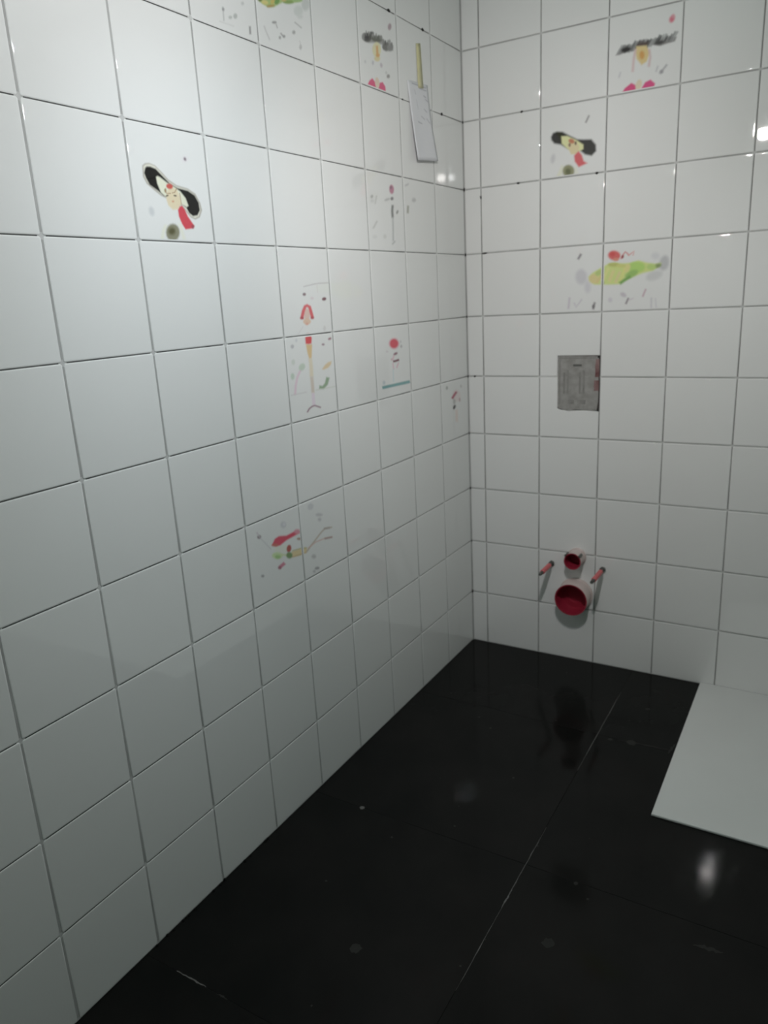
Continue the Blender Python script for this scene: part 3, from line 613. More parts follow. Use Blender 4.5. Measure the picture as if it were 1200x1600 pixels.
  ([4612,13279,4617,13249,4603,13217,4573,13187,4532,13164,4485,13152,4440,13153,4404,13166,4381,13189,4377,13220,4391,13252,4421,13282,4462,13305,4509,13317,4554,13316,4590,13303], [685,845,238], 227),
  ([5864,13333,5852,13272,5804,13219,5725,13182,5628,13167,5528,13177,5440,13210,5377,13261,5350,13322,5362,13384,5412,13437,5491,13474,5588,13488,5687,13477,5775,13444,5836,13394], [626,975,197], 294),
  ([5661,13216,5664,13177,5639,13132,5589,13090,5522,13054,5449,13033,5380,13027,5325,13040,5294,13068,5292,13107,5318,13152,5368,13195,5435,13230,5508,13251,5577,13256,5631,13243], [453,768,178], 278),
  ([4849,12941,4980,13256,4895,13295,4764,12980], [1000,927,350], 225),
  ([5034,12901,5163,13215,5098,13245,4969,12931], [1000,880,393], 225),
  ([4640,12974,4807,13339,4748,13368,4581,13003], [1000,1000,323], 226),
  ([4462,12913,4599,13145,4542,13179,4405,12946], [1000,790,297], 228),
  ([5414,13270,5383,13231,5345,13205,5306,13196,5270,13206,5245,13233,5233,13273,5237,13320,5256,13367,5287,13406,5325,13431,5365,13440,5400,13430,5425,13403,5437,13363,5433,13316], [1000,927,323], 241),
  ([5167,12932,5293,13312,5240,13333,5114,12953], [1000,1000,273], 224),
  ([5161,12850,5302,12943,5470,13034,5425,13106,5254,13014,5110,12919], [263,571,127], 224),
  ([5107,13433,5094,13411,5057,13394,5001,13384,4934,13384,4867,13393,4810,13410,4771,13432,4757,13456,4770,13479,4807,13496,4864,13505,4931,13505,4998,13496,5055,13479,5093,13457], [726,768,169], 223),
  ([6325,13357,6327,13333,6313,13308,6286,13286,6251,13271,6211,13264,6174,13266,6146,13278,6129,13298,6128,13322,6142,13347,6169,13369,6205,13384,6244,13391,6281,13388,6309,13376], [364,485,187], 254),
  ([6179,13298,6171,13266,6143,13240,6101,13224,6050,13220,5998,13230,5954,13251,5924,13281,5912,13315,5921,13347,5949,13373,5992,13389,6042,13392,6094,13382,6138,13361,6168,13331], [685,927,250], 255),
  ([5298,13387,5289,13368,5259,13352,5215,13343,5162,13343,5109,13350,5063,13365,5032,13384,5021,13405,5031,13425,5061,13441,5105,13449,5158,13450,5211,13442,5257,13428,5287,13409], [880,903,238], 223),
  ([4651,12931,4649,12912,4641,12896,4628,12885,4613,12882,4598,12887,4585,12899,4576,12916,4573,12936,4575,12955,4583,12972,4596,12982,4611,12985,4626,12980,4639,12968,4648,12951], [66,66,41], 190),
  ([5129,13683,5112,13633,5069,13594,5006,13573,4933,13573,4862,13594,4802,13634,4764,13686,4753,13742,4771,13793,4814,13832,4878,13852,4950,13852,5021,13830,5080,13790,5118,13739], [1000,154,151], 240),
  ([4965,13744,4960,13722,4944,13703,4919,13692,4890,13689,4861,13696,4835,13711,4818,13732,4811,13755,4817,13778,4833,13796,4857,13808,4886,13810,4916,13803,4941,13788,4959,13768], [975,89,86], 222),
  ([5081,13586,5075,13568,5058,13554,5031,13546,4999,13544,4967,13550,4939,13562,4921,13579,4914,13597,4920,13615,4937,13629,4964,13637,4996,13638,5028,13633,5056,13621,5074,13604], [1000,364,238], 222),
  ([5161,13590,5215,13702,5270,13774,5327,13725,5361,13674,5386,13689,5348,13744,5265,13804,5188,13720,5132,13605], [927,199,207], 165),
  ([5226,13641,5217,13623,5204,13610,5189,13604,5176,13606,5164,13615,5157,13630,5156,13649,5160,13668,5169,13686,5182,13699,5196,13705,5210,13704,5221,13695,5228,13680,5230,13661], [501,89,99], 147),
  ([5383,13671,5465,13731,5516,13776,5487,13677,5513,13669,5530,13797,5448,13753,5365,13693], [1000,422,407], 165),
  ([3893,13843,3801,13692,3859,13658,3951,13808], [378,337,378], 189),
  ([3553,12539,3521,12202,3573,12195,3606,12531], [790,705,820], 216),
  ([3713,12361,3796,12223,3987,12452,3954,12477,3799,12261,3750,12376], [812,747,843], 215),
  ([4354,12367,4308,12158,4365,12143,4411,12352], [364,324,350], 194),
  ([4378,12237,4376,12216,4368,12198,4357,12186,4343,12182,4329,12187,4317,12200,4309,12218,4305,12240,4308,12261,4315,12279,4327,12291,4340,12294,4354,12290,4366,12277,4375,12259], [230,199,217], 194),
  ([5387,12453,5316,12285,5358,12265,5429,12433], [337,263,323], 189),
  ([5425,12371,5562,12416,5551,12442,5415,12397], [845,768,843], 188),
  ([5337,12494,5319,12478,5291,12472,5257,12478,5222,12494,5191,12517,5169,12545,5160,12574,5165,12597,5183,12613,5211,12619,5246,12613,5281,12597,5311,12573,5333,12545,5342,12517], [790,726,798], 226),
  ([4922,12406,4918,12380,4905,12358,4885,12344,4860,12339,4836,12346,4814,12361,4800,12385,4794,12411,4798,12438,4811,12459,4832,12474,4856,12478,4881,12471,4902,12455,4916,12432], [857,812,890], 248),
  ([5892,12691,5810,12477,5848,12459,5931,12674], [768,501,612], 186),
  ([6064,12424,6070,12130,6111,12128,6105,12421], [790,768,820], 187),
  ([6186,12400,6222,12123,6255,12124,6219,12401], [834,812,866], 186),
 ]),
 ('L', 0, [
  ([-10055,19002,-9976,19138,-9719,19273,-9405,19341,-9071,19482,-8740,19538,-8404,19558,-8351,19448,-8416,19342,-8682,19242,-8923,19168,-9120,19140,-9324,19040,-9493,18946,-9715,18893,-9892,18912,-10021,18937], [535,717,231], 164),
  ([-9681,18968,-9703,18948,-9739,18931,-9783,18918,-9829,18912,-9870,18914,-9899,18922,-9912,18937,-9908,18955,-9886,18975,-9851,18992,-9807,19005,-9761,19011,-9720,19010,-9690,19001,-9677,18986], [890,787,231], 161),
  ([-9461,18991,-9470,18978,-9499,18961,-9544,18940,-9597,18920,-9651,18903,-9697,18892,-9728,18889,-9740,18894,-9731,18906,-9703,18924,-9658,18944,-9606,18964,-9552,18981,-9505,18992,-9473,18995], [626,410,87], 150),
  ([-9437,19065,-9463,19035,-9496,19009,-9530,18991,-9561,18984,-9583,18988,-9594,19003,-9592,19028,-9577,19057,-9552,19087,-9519,19113,-9485,19131,-9454,19138,-9431,19134,-9420,19119,-9422,19094], [796,635,126], 163),
  ([-9287,19094,-9311,19067,-9344,19043,-9379,19026,-9412,19019,-9438,19023,-9452,19037,-9453,19058,-9440,19085,-9416,19112,-9384,19135,-9348,19152,-9315,19159,-9289,19156,-9275,19142,-9274,19120], [234,488,109], 152),
  ([-8749,19235,-8767,19216,-8813,19191,-8881,19166,-8959,19143,-9035,19126,-9099,19118,-9140,19120,-9153,19131,-9136,19150,-9091,19174,-9025,19200,-8948,19222,-8870,19239,-8806,19248,-8763,19246], [333,515,120], 167),
  ([-9012,19223,-9022,19205,-9046,19185,-9079,19167,-9118,19154,-9155,19148,-9186,19149,-9206,19157,-9211,19172,-9201,19190,-9178,19209,-9144,19227,-9106,19240,-9068,19247,-9037,19246,-9017,19238], [832,619,182], 166),
  ([-8396,19365,-8414,19344,-8462,19318,-8532,19291,-8612,19267,-8691,19250,-8756,19242,-8799,19245,-8812,19257,-8794,19278,-8748,19304,-8680,19331,-8600,19354,-8520,19372,-8454,19380,-8410,19378], [493,752,258], 169),
  ([-9886,18977,-9902,18959,-9924,18944,-9949,18933,-9973,18928,-9992,18931,-10003,18940,-10005,18954,-9998,18971,-9981,18988,-9959,19004,-9935,19014,-9911,19019,-9892,19017,-9880,19008,-9878,18994], [225,318,64], 148),
  ([-9482,19236,-9499,19212,-9543,19184,-9607,19157,-9679,19134,-9751,19119,-9810,19114,-9847,19120,-9858,19136,-9841,19160,-9799,19187,-9736,19215,-9664,19238,-9592,19253,-9532,19259,-9493,19253], [890,501,182], 161),
  ([-8857,19402,-8879,19374,-8932,19341,-9010,19307,-9100,19279,-9188,19261,-9260,19254,-9307,19261,-9321,19279,-9300,19307,-9248,19339,-9172,19372,-9083,19401,-8994,19420,-8920,19427,-8872,19421], [427,651,126], 178),
  ([-9211,19521,-9229,19487,-9270,19452,-9330,19420,-9397,19396,-9462,19383,-9516,19385,-9549,19400,-9558,19425,-9541,19458,-9500,19493,-9442,19525,-9375,19550,-9309,19562,-9255,19561,-9220,19547], [870,103,92], 150),
  ([-8144,19340,-8163,19287,-8203,19236,-8258,19195,-8319,19170,-8378,19165,-8425,19180,-8453,19214,-8458,19260,-8439,19312,-8400,19363,-8346,19404,-8284,19429,-8226,19435,-8178,19420,-8149,19387], [796,824,805], 238),
  ([-8426,19143,-8445,19097,-8488,19052,-8549,19014,-8617,18989,-8682,18981,-8735,18991,-8767,19018,-8774,19057,-8755,19102,-8713,19147,-8654,19185,-8586,19210,-8521,19218,-8467,19209,-8434,19182], [851,880,861], 236),
  ([-8442,19023,-8453,19004,-8478,18984,-8513,18966,-8554,18953,-8594,18946,-8626,18948,-8647,18957,-8653,18971,-8642,18990,-8618,19010,-8583,19028,-8542,19041,-8502,19048,-8469,19047,-8448,19038], [870,880,871], 211),
  ([-11180,18527,-11182,18283,-11144,18294,-11141,18539], [708,717,717], 129),
  ([-11118,18503,-11120,18491,-11126,18479,-11136,18468,-11150,18461,-11164,18459,-11176,18461,-11185,18468,-11190,18478,-11189,18491,-11182,18503,-11172,18514,-11158,18521,-11144,18523,-11132,18521,-11123,18514], [440,435,448], 117),
  ([-10903,18412,-10909,18399,-10923,18387,-10942,18376,-10964,18368,-10985,18365,-11002,18367,-11013,18374,-11015,18385,-11009,18397,-10995,18410,-10976,18420,-10955,18428,-10933,18431,-10916,18429,-10906,18422], [674,700,684], 130),
  ([-10738,18474,-10746,18454,-10762,18434,-10784,18419,-10809,18409,-10832,18407,-10850,18413,-10861,18426,-10863,18444,-10855,18464,-10839,18484,-10817,18500,-10793,18509,-10770,18511,-10751,18505,-10740,18492], [642,667,651], 131),
  ([-10488,18763,-10494,18749,-10505,18736,-10522,18724,-10540,18717,-10557,18715,-10571,18719,-10579,18727,-10581,18739,-10575,18753,-10564,18766,-10548,18778,-10529,18785,-10512,18787,-10498,18783,-10490,18775], [760,769,769], 144),
  ([-10396,18373,-10401,18226,-10341,18242,-10336,18389], [440,435,435], 123),
  ([-9908,18493,-9841,18381,-9751,18265,-9709,18284,-9799,18400,-9866,18511], [796,787,787], 138),
  ([-9437,18674,-9444,18663,-9464,18650,-9492,18638,-9524,18629,-9556,18623,-9582,18622,-9599,18626,-9604,18634,-9596,18645,-9577,18657,-9549,18669,-9517,18679,-9485,18685,-9459,18686,-9442,18682], [453,448,448], 127),
  ([-9480,18629,-9443,18561,-9405,18576,-9442,18645], [642,635,635], 127),
  ([-9346,18482,-9242,18427,-9197,18455,-9302,18510], [550,544,544], 129),
  ([-9161,18468,-9166,18456,-9178,18445,-9194,18435,-9212,18429,-9229,18427,-9243,18430,-9252,18437,-9254,18447,-9249,18459,-9238,18471,-9222,18481,-9203,18487,-9186,18489,-9172,18486,-9163,18479], [479,474,474], 129),
  ([-9320,18410,-9325,18396,-9336,18384,-9351,18374,-9367,18368,-9383,18366,-9396,18370,-9404,18379,-9405,18390,-9400,18404,-9390,18416,-9375,18426,-9358,18432,-9342,18434,-9329,18430,-9322,18421], [535,530,530], 129),
  ([-8786,18825,-8541,18770,-8512,18793,-8757,18848], [642,635,635], 132),
  ([-8773,18637,-8780,18620,-8795,18604,-8816,18590,-8840,18582,-8863,18580,-8882,18584,-8894,18594,-8896,18608,-8889,18625,-8874,18641,-8853,18654,-8829,18663,-8806,18665,-8787,18661,-8775,18651], [579,573,573], 131),
  ([-8566,18389,-8573,18368,-8586,18349,-8604,18334,-8623,18326,-8641,18326,-8656,18334,-8664,18348,-8665,18368,-8658,18388,-8645,18408,-8628,18423,-8609,18431,-8590,18431,-8576,18423,-8567,18408], [691,684,684], 133),
  ([-11305,18241,-10877,18255,-10868,18269,-11296,18255], [832,824,824], 118),
  ([-8647,18497,-8612,18378,-8584,18387,-8619,18506], [796,787,787], 133),
 ]),
]
PRINT_LABEL = {
    'A': 'printed figure in a big black hat with a red scarf', 'B': 'printed figure in a black hat with a red scarf',
    'C': 'printed figure with wide dark hair and pink shoes', 'D': 'printed figure with wide dark hair and pink shoes',
    'F': 'printed thin grey dancer', 'G': 'printed tall lady with red hair and long legs',
    'H': 'printed figure with a round red head on a green bench', 'I': 'small printed red and black figure',
    'J': 'printed reclining lady with red hair and green top', 'K': 'printed figure with red head in a green cloud',
    'L': 'printed green cloud figure with grey marks'}


# ------------------------------------------------------------------ structure
# left wall: body, joints, tiles
GROUT = 0.0012                      # depth of the joints
wl = bpy.data.objects.new('wall_left', None); COL.objects.link(wl); struct(wl)
box('wall_body', -0.12, -GROUT, ROOM_Y, 0.0, 0.0, ROOM_Z, M['grout'], wl)
wb = bpy.data.objects.new('wall_back', None); COL.objects.link(wb); struct(wb)
box('wall_body', -0.12, ROOM_X, GROUT, 0.12, 0.0, ROOM_Z, M['grout'], wb)

GAP_L_H, GAP_L_V = 0.0018, 0.0040   # left wall: horizontal, vertical joints
GAP_B_H, GAP_B_V = 0.0038, 0.0030

rows = [(0.0, ROW0)]
z = ROW0
while z < ROOM_Z - 0.01:
    rows.append((z, min(z + ROWH, ROOM_Z)))
    z += ROWH
left_cols = [(-LEFT0, 0.0)]
u = -LEFT0
while u > ROOM_Y + 0.01:
    left_cols.append((max(u - LEFTW, ROOM_Y), u))
    u -= LEFTW
back_cols = [(0.0, BACK0)]
u = BACK0
while u < ROOM_X - 0.01:
    back_cols.append((u, min(u + BACKW, ROOM_X)))
    u += BACKW

# opening for the cistern cover, wall metres
OX0, OX1, OZ0, OZ1 = 0.3215, 0.4604, 0.8955, 1.0735
R3 = ROW0 + 4 * ROWH


def build_wall(parent, side, cols, gap_h, gap_v):
    for (z0, z1) in rows:
        for (u0, u1) in cols:
            a = u0 + gap_v / 2 if not (side == 'back' and u0 == 0.0) else u0 + 0.0025
            b = u1 - gap_v / 2 if not (side == 'left' and u1 == 0.0) else u1 - 0.0025
            c = z0 + (gap_h / 2 if z0 > 0 else 0.0012)
            d = z1 - gap_h / 2
            cu, cz, w, h = (a + b) / 2, (c + d) / 2, b - a, d - c
            outline = None
            if side == 'back' and abs(u1 - OX1) < 0.01 and z1 > OZ0 and z0 < OZ1:
                if z0 > R3 - 0.01:      # tile above the joint: its lower right is cut away
                    outline = [(a, c), (OX0, c), (OX0, OZ1), (b, OZ1), (b, d), (a, d)]
                else:                   # tile below: its upper right is cut away, raggedly
                    outline = [(a, c), (b, c), (b, OZ0 - 0.001), (OX1 - 0.022, OZ0 - 0.001),
                               (OX1 - 0.045, OZ0 + 0.002), (OX1 - 0.075, OZ0 - 0.001), (OX1 - 0.10, OZ0 - 0.004),
                               (OX0 + 0.014, OZ0 + 0.001), (OX0, OZ0 + 0.007), (OX0, d), (a, d)]
                outline = [(p - cu, q - cz) for p, q in outline]
            t = tile_at(parent, side, cu, cz, w, h, M['tile'], outline)
            for pn, ax, shapes in PRINTS:
                if (ax == 0) != (side == 'left'):
                    continue
                sh = clip_shapes(shapes, cu, cz, w, h)
                if sh:
                    o = add_print(t, side, cu, cz, w, h, sh)
                    if o:
                        o['label'] = PRINT_LABEL[pn]
    # joint lines: strips of darker grout, left horizontals darkened for recess shade, lying in the joints, broken at the crossings
    zt = [r[0] for r in rows if r[0] > 0]
    for zz in zt:
        bm = bmesh.new()
        for (u0, u1) in cols:
            if side == 'left':
                add_box(bm, -GROUT - 0.002, -GROUT + 0.0002, u0 + 0.008, u1 - 0.008, zz - 0.004, zz + 0.004)
            elif not (abs(u1 - OX1) < 0.01 and abs(zz - R3) < 0.01):
                add_box(bm, u0 + 0.006, u1 - 0.006, GROUT - 0.0002, GROUT + 0.002, zz - 0.004, zz + 0.004)
        from_bm('horizontal_joint', bm, M['joint_shaded'] if side == 'left' else M['joint_mid'], parent)
    for (u0, u1) in cols:
        uu = u0 if side == 'left' else u1
        if uu <= ROOM_Y + 0.01 or uu >= ROOM_X - 0.01:
            continue
        bm = bmesh.new()
        for (z0, z1) in rows:
            if side == 'left':
                add_box(bm, -GROUT - 0.002, -GROUT + 0.0002, uu - 0.005, uu + 0.005, z0 + 0.006, z1 - 0.006)
            else:
                add_box(bm, uu - 0.004, uu + 0.004, GROUT - 0.0002, GROUT + 0.002, z0 + 0.004, z1 - 0.004)
        from_bm('vertical_joint', bm, M['joint_mid'] if side == 'left' else M['joint_side'], parent)


build_wall(wl, 'left', left_cols, GAP_L_H, GAP_L_V)
build_wall(wb, 'back', back_cols, GAP_B_H, GAP_B_V)

# dark grout line down the corner of the two tiled walls
box('corner_joint', -0.0015, 0.0012, -0.0012, 0.0015, 0.0, ROOM_Z, M['joint_mid'], wb)


def speck(parent, p, r):
    bm = bmesh.new()
    bmesh.ops.create_icosphere(bm, subdivisions=1, radius=r)
    for v in bm.verts:
        v.co *= random.uniform(0.7, 1.2)
    o = from_bm('mortar_speck', bm, M['speck'], parent)
    o.location = p
    return o


for p in ((0, -0.258, 2.0125), (0, -0.449, 2.0125), (0, -0.150, 1.811)):
    o = speck(wl, p, 0.0058); o.scale = (0.6, 1.5, 0.8)
speck(wl, (0, -0.393, 1.811), 0.003)
for p in ((0.199, 0, 1.811), (0.188, 0, 1.609), (0.435, 0, 1.609), (0.026, 0, 1.005)):
    o = speck(wb, p, 0.0048); o.scale = (1.1, 0.6, 0.8)
o = speck(wb, (0.0596, 0, 1.58), 0.0045); o.scale = (0.8, 0.6, 1.4)
o = speck(wb, (0.069, 0, 1.408), 0.004); o.scale = (3.2, 0.6, 0.8)
for k in range(1, 10):
    o = speck(wb, (0.001, -0.001, ROW0 + (k - 1) * ROWH), random.uniform(0.0028, 0.0045)); o.scale = (0.8, 0.8, 1.7)

# the rest of the room, out of view
wr = box('wall_right', ROOM_X, ROOM_X + 0.1, ROOM_Y, 0.12, 0, ROOM_Z, M['plaster']); struct(wr)
wf = box('wall_front', -0.12, ROOM_X + 0.1, ROOM_Y - 0.1, ROOM_Y, 0, ROOM_Z, M['plaster']); struct(wf)
ce = box('ceiling', -0.12, ROOM_X + 0.1, ROOM_Y - 0.1, 0.12, ROOM_Z, ROOM_Z + 0.1, M['plaster']); struct(ce)

# floor: black 60 cm tiles
fl = bpy.data.objects.new('floor', None); COL.objects.link(fl); struct(fl)
box('floor_base', -0.12, ROOM_X + 0.1, ROOM_Y - 0.1, 0.12, -0.1, -0.0006, M['floor_grout'], fl)
fx = [0.0, 0.6, 1.2, 1.8, ROOM_X]
fy = [0.0, -0.44, -1.043, -1.643, -2.243, -2.843, ROOM_Y]
for i in range(4):
    for j in range(6):
        x0, x1, y1, y0 = fx[i], fx[i + 1], fy[j], fy[j + 1]
        w, h = x1 - x0 - 0.0014, y1 - y0 - 0.0014
        key = ('floor', round(w, 4), round(h, 4))
        if key not in MESHES:
            MESHES[key] = tile_mesh('floor_tile', rect(w, h, 0), 0.0008)
            MESHES[key].materials.append(M['floor_tile'])
        o = bpy.data.objects.new('floor_tile', MESHES[key]); COL.objects.link(o)
        o.parent = fl
        o.location = ((x0 + x1) / 2, (y0 + y1) / 2, 0)


def dust(pts, w, mat, h=0.0004):
    """a low ragged ridge of dried mortar dust on the floor"""
    bm = bmesh.new()
    n = 14
    L, R = [], []
    for k in range(n):
        t = k / (n - 1)
        x = pts[0][0] + (pts[1][0] - pts[0][0]) * t
        y = pts[0][1] + (pts[1][1] - pts[0][1]) * t
        d = Vector((pts[1][0] - pts[0][0], pts[1][1] - pts[0][1], 0)).normalized()
        nn = Vector((-d.y, d.x, 0))
        ww = w * random.uniform(0.35, 1.0) * (0.25 + math.sin(math.pi * min(max(t, 0.05), 0.95)))
        c = Vector((x, y, 0)) + nn * random.uniform(-0.25, 0.25) * w
        L.append((bm.verts.new(c + nn * ww / 2 + Vector((0, 0, 0.0001))), bm.verts.new(c + Vector((0, 0, h)))))
        R.append(bm.verts.new(c - nn * ww / 2 + Vector((0, 0, 0.0001))))
    for k in range(n - 1):
        bm.faces.new((L[k][0], L[k][1], L[k + 1][1], L[k + 1][0]))
        bm.faces.new((L[k][1], R[k], R[k + 1], L[k + 1][1]))
    return from_bm('dust_streak', bm, mat, fl, True)


dust(((0.6005, -0.165), (0.600, -0.64)), 0.0020, M['dust'])
dust(((0.6005, -0.90), (0.600, -1.17)), 0.0020, M['dust'])
dust(((0.6005, -1.13), (0.600, -1.19)), 0.0034, M['dust'])
dust(((0.600, -1.18), (0.600, -1.42)), 0.0018, M['dust'])
dust(((0.085, -1.642), (0.165, -1.642)), 0.0045, M['dust'])
dust(((0.195, -1.643), (0.222, -1.643)), 0.004, M['dust_faint'])
dust(((0.66, -0.441), (0.80, -0.430)), 0.006, M['dust_faint'])
dust(((0.803, -0.45), (0.812, -0.39)), 0.008, M['dust_faint'])
dust(((0.975, -1.10), (1.03, -1.095)), 0.010, M['dust_faint'])


def blob(x, y, r, mat):
    bm = bmesh.new()
    n = 14
    c = bm.verts.new((x, y, 0.0006))
    ring = [bm.verts.new((x + r * random.uniform(0.7, 1.15) * math.cos(2 * math.pi * k / n),
                          y + r * random.uniform(0.7, 1.15) * math.sin(2 * math.pi * k / n), 0.0001)) for k in range(n)]
    for k in range(n):
        bm.faces.new((c, ring[k], ring[(k + 1) % n]))
    return from_bm('dust_spot', bm, mat, fl, True)


blob(0.150, -1.043, 0.007, M['dust'])
blob(0.718, -1.231, 0.013, M['dust_faint'])
blob(0.377, -1.427, 0.013, M['dust_faint'])
blob(0.720, -1.047, 0.006, M['dust_faint'])
blob(0.700, -0.234, 0.008, M['dust_faint'])
blob(0.640, -0.45, 0.007, M['dust_faint'])
blob(0.700, -0.44, 0.014, M['dust_faint'])
for k in range(26):
    blob(random.uniform(0.05, 0.8), random.uniform(-1.6, -0.1), random.uniform(0.0015, 0.004), M['dust_faint'])
# crumbs of mortar along the foot of the left wall
for k in range(16):
    y = random.uniform(-1.75, -1.25)
    bm = bmesh.new()
    bmesh.ops.create_icosphere(bm, subdivisions=1, radius=random.uniform(0.002, 0.0045))
    for v in bm.verts:
        v.co *= random.uniform(0.7, 1.25)
    o = from_bm('mortar_crumb', bm, M['floor_grout'], fl)
    o.location = (random.uniform(0.001, 0.004), y, 0.001)

# ------------------------------------------------------------------ white shower tray
tray = thing('shower_tray', 'flat white shower tray lying on the black floor against the back wall, at the right', 'shower tray', (0.818, 0, 0))
bm = bmesh.new()
add_box(bm, 0.818, ROOM_X - 0.002, -0.742, -0.0015, 0.0004, 0.007)
bmesh.ops.bevel(bm, geom=[e for e in bm.edges], offset=0.0016, segments=2, affect='EDGES', profile=0.5)
ts = from_bm('tray_panel', bm, M['tray'], None, True)
ts.data.set_sharp_from_angle(angle=math.radians(50))
bm = bmesh.new()
add_lathe(bm, [(0.0, 0.0), (0.045, 0.0), (0.047, -0.001), (0.047, -0.0025)], (1.62, -0.37, 0.0095), (0, 0, 1), 32)
dr = from_bm('drain_cover', bm, M['lamp_metal'], None, True)
adopt(tray, ts, dr)

# ------------------------------------------------------------------ cistern cover in the back wall
cv = thing('cistern_cover', 'grey rectangular cover of the built-in toilet cistern, let into the white tiled wall', 'flush plate',
           (OX0, -0.001, OZ0))
recess = box('recess_shade_plate', OX0 + 0.0005, OX1 - 0.0005, 0.0007, 0.0011, OZ0 + 0.0015, OZ1 - 0.0005, M['recess_shade'])  # thin dark plate that paints the recess shadow round the cover
bm = bmesh.new()
pts = [(OX0 + 0.0015, OZ1 - 0.003), (OX0 + 0.001, OZ0 + 0.012), (OX0 + 0.006, OZ0 + 0.006), (OX0 + 0.02, OZ0 + 0.003), (OX0 + 0.034, OZ0 + 0.000),
       (OX0 + 0.06, OZ0 + 0.0045), (OX0 + 0.085, OZ0 + 0.0025), (OX0 + 0.11, OZ0 + 0.002), (OX1 - 0.008, OZ0 + 0.004),
       (OX1 - 0.004, OZ0 + 0.03), (OX1 - 0.0035, OZ0 + 0.075), (OX1 - 0.005, OZ1 - 0.01), (OX1 - 0.002, OZ1 - 0.003), (OX0 + 0.005, OZ1 - 0.0015)]
pts = pts[::-1]
a = [bm.verts.new((x, -0.0012, zz)) for x, zz in pts]
b = [bm.verts.new((x, 0.0009, zz)) for x, zz in pts]
bm.faces.new(a)
bm.faces.new(b[::-1])
for i in range(len(pts)):
    j = (i + 1) % len(pts)
    bm.faces.new((a[i], b[i], b[j], a[j]))
panel = from_bm('cover_panel', bm, M['cover'])
parts = [recess, panel]


def soft_pad(name, x0, x1, z0, z1, mat, d=0.0006, base=-0.0012):
    bm = bmesh.new()
    add_box(bm, x0, x1, base - d, base + 0.0006, z0, z1)
    bmesh.ops.bevel(bm, geom=list(bm.edges), offset=min(0.0004, d * 0.45), segments=1, affect='EDGES')
    return from_bm(name, bm, mat)


parts.append(soft_pad('print_mark', OX0 + 0.052, OX0 + 0.080, OZ1 - 0.035, OZ1 - 0.028, M['cover_print']))
for k, x in enumerate((0.020, 0.032, 0.072, 0.084)):
    parts.append(soft_pad('rib', OX0 + x, OX0 + x + 0.006, OZ0 + 0.055, OZ1 - 0.055 + 0.008 * (k % 2), M['cover_dark']))
for x in (0.038, 0.076):
    parts.append(soft_pad('push_button', OX0 + x, OX0 + x + 0.018, OZ0 + 0.022, OZ0 + 0.036, M['cover_dark'], 0.0012))
parts.append(soft_pad('rim', OX0 + 0.006, OX0 + 0.010, OZ0 + 0.02, OZ1 - 0.012, M['cover_dark']))
parts.append(soft_pad('rim', OX0 + 0.006, OX1 - 0.012, OZ1 - 0.010, OZ1 - 0.006, M['cover_dark']))
for (z0, z1, w) in ((OZ1 - 0.068, OZ1 - 0.012, 0.013), (OZ1 - 0.112, OZ1 - 0.079, 0.017)):
    bm = bmesh.new()
    n = 5
    L = [bm.verts.new((OX1 - 0.0028 - w * random.uniform(0.82, 1.0), -0.0019, z0 + (z1 - z0) * k / n)) for k in range(n + 1)]
    R = [bm.verts.new((OX1 - 0.0025, -0.0019, z0 + (z1 - z0) * k / n)) for k in range(n + 1)]
    fs = [bm.faces.new((L[k], R[k], R[k + 1], L[k + 1])) for k in range(n)]
    ex = bmesh.ops.extrude_face_region(bm, geom=fs)
    for v in [g for g in ex['geom'] if isinstance(g, bmesh.types.BMVert)]:
        v.co.y += 0.002
    o = from_bm('torn_edge', bm, M['rust'])
    o['label'] = 'reddish brown torn edge'
    parts.append(o)
parts.append(soft_pad('corner_clip', OX1 - 0.008, OX1 - 0.002, OZ1 - 0.008, OZ1 - 0.002, M['speck'], 0.001))
parts.append(soft_pad('corner_clip', OX1 - 0.007, OX1 - 0.002, OZ0 + 0.0005, OZ0 + 0.006, M['speck'], 0.001))
adopt(cv, *parts)

# ------------------------------------------------------------------ toilet connections
AX = (0, -1, 0)
cx = 0.3965
# waste pipe
wp = thing('waste_pipe', 'large waste pipe end, deep red inside, below the small pipe in the back wall', 'pipe', (cx, -0.0002, 0.252))
R_ = 0.0555
o1 = lathe('pipe_end', [(R_ + 0.004, 0.0), (R_ + 0.004, 0.006), (R_, 0.008), (R_, 0.060), (R_ - 0.001, 0.0615), (R_ - 0.0025, 0.0615), (R_ - 0.0035, 0.060), (R_ - 0.0035, 0.0005), (0, 0.0005)],
           (cx, -0.0002, 0.252), AX, M['pipe'], seg=56)
r = R_ - 0.0036
o2 = lathe('red_cap', [(0, 0.002), (r * 0.55, 0.002), (r * 0.6, 0.006), (r * 0.95, 0.006), (r, 0.010), (r, 0.0625), (r + 0.0045, 0.0632), (r + 0.0045, 0.0622), (r + 0.0002, 0.0618)],
           (cx, -0.0002, 0.252), AX, M['red_cap'], seg=56)
o2['label'] = 'deep red plastic cup'
adopt(wp, o1, o2)
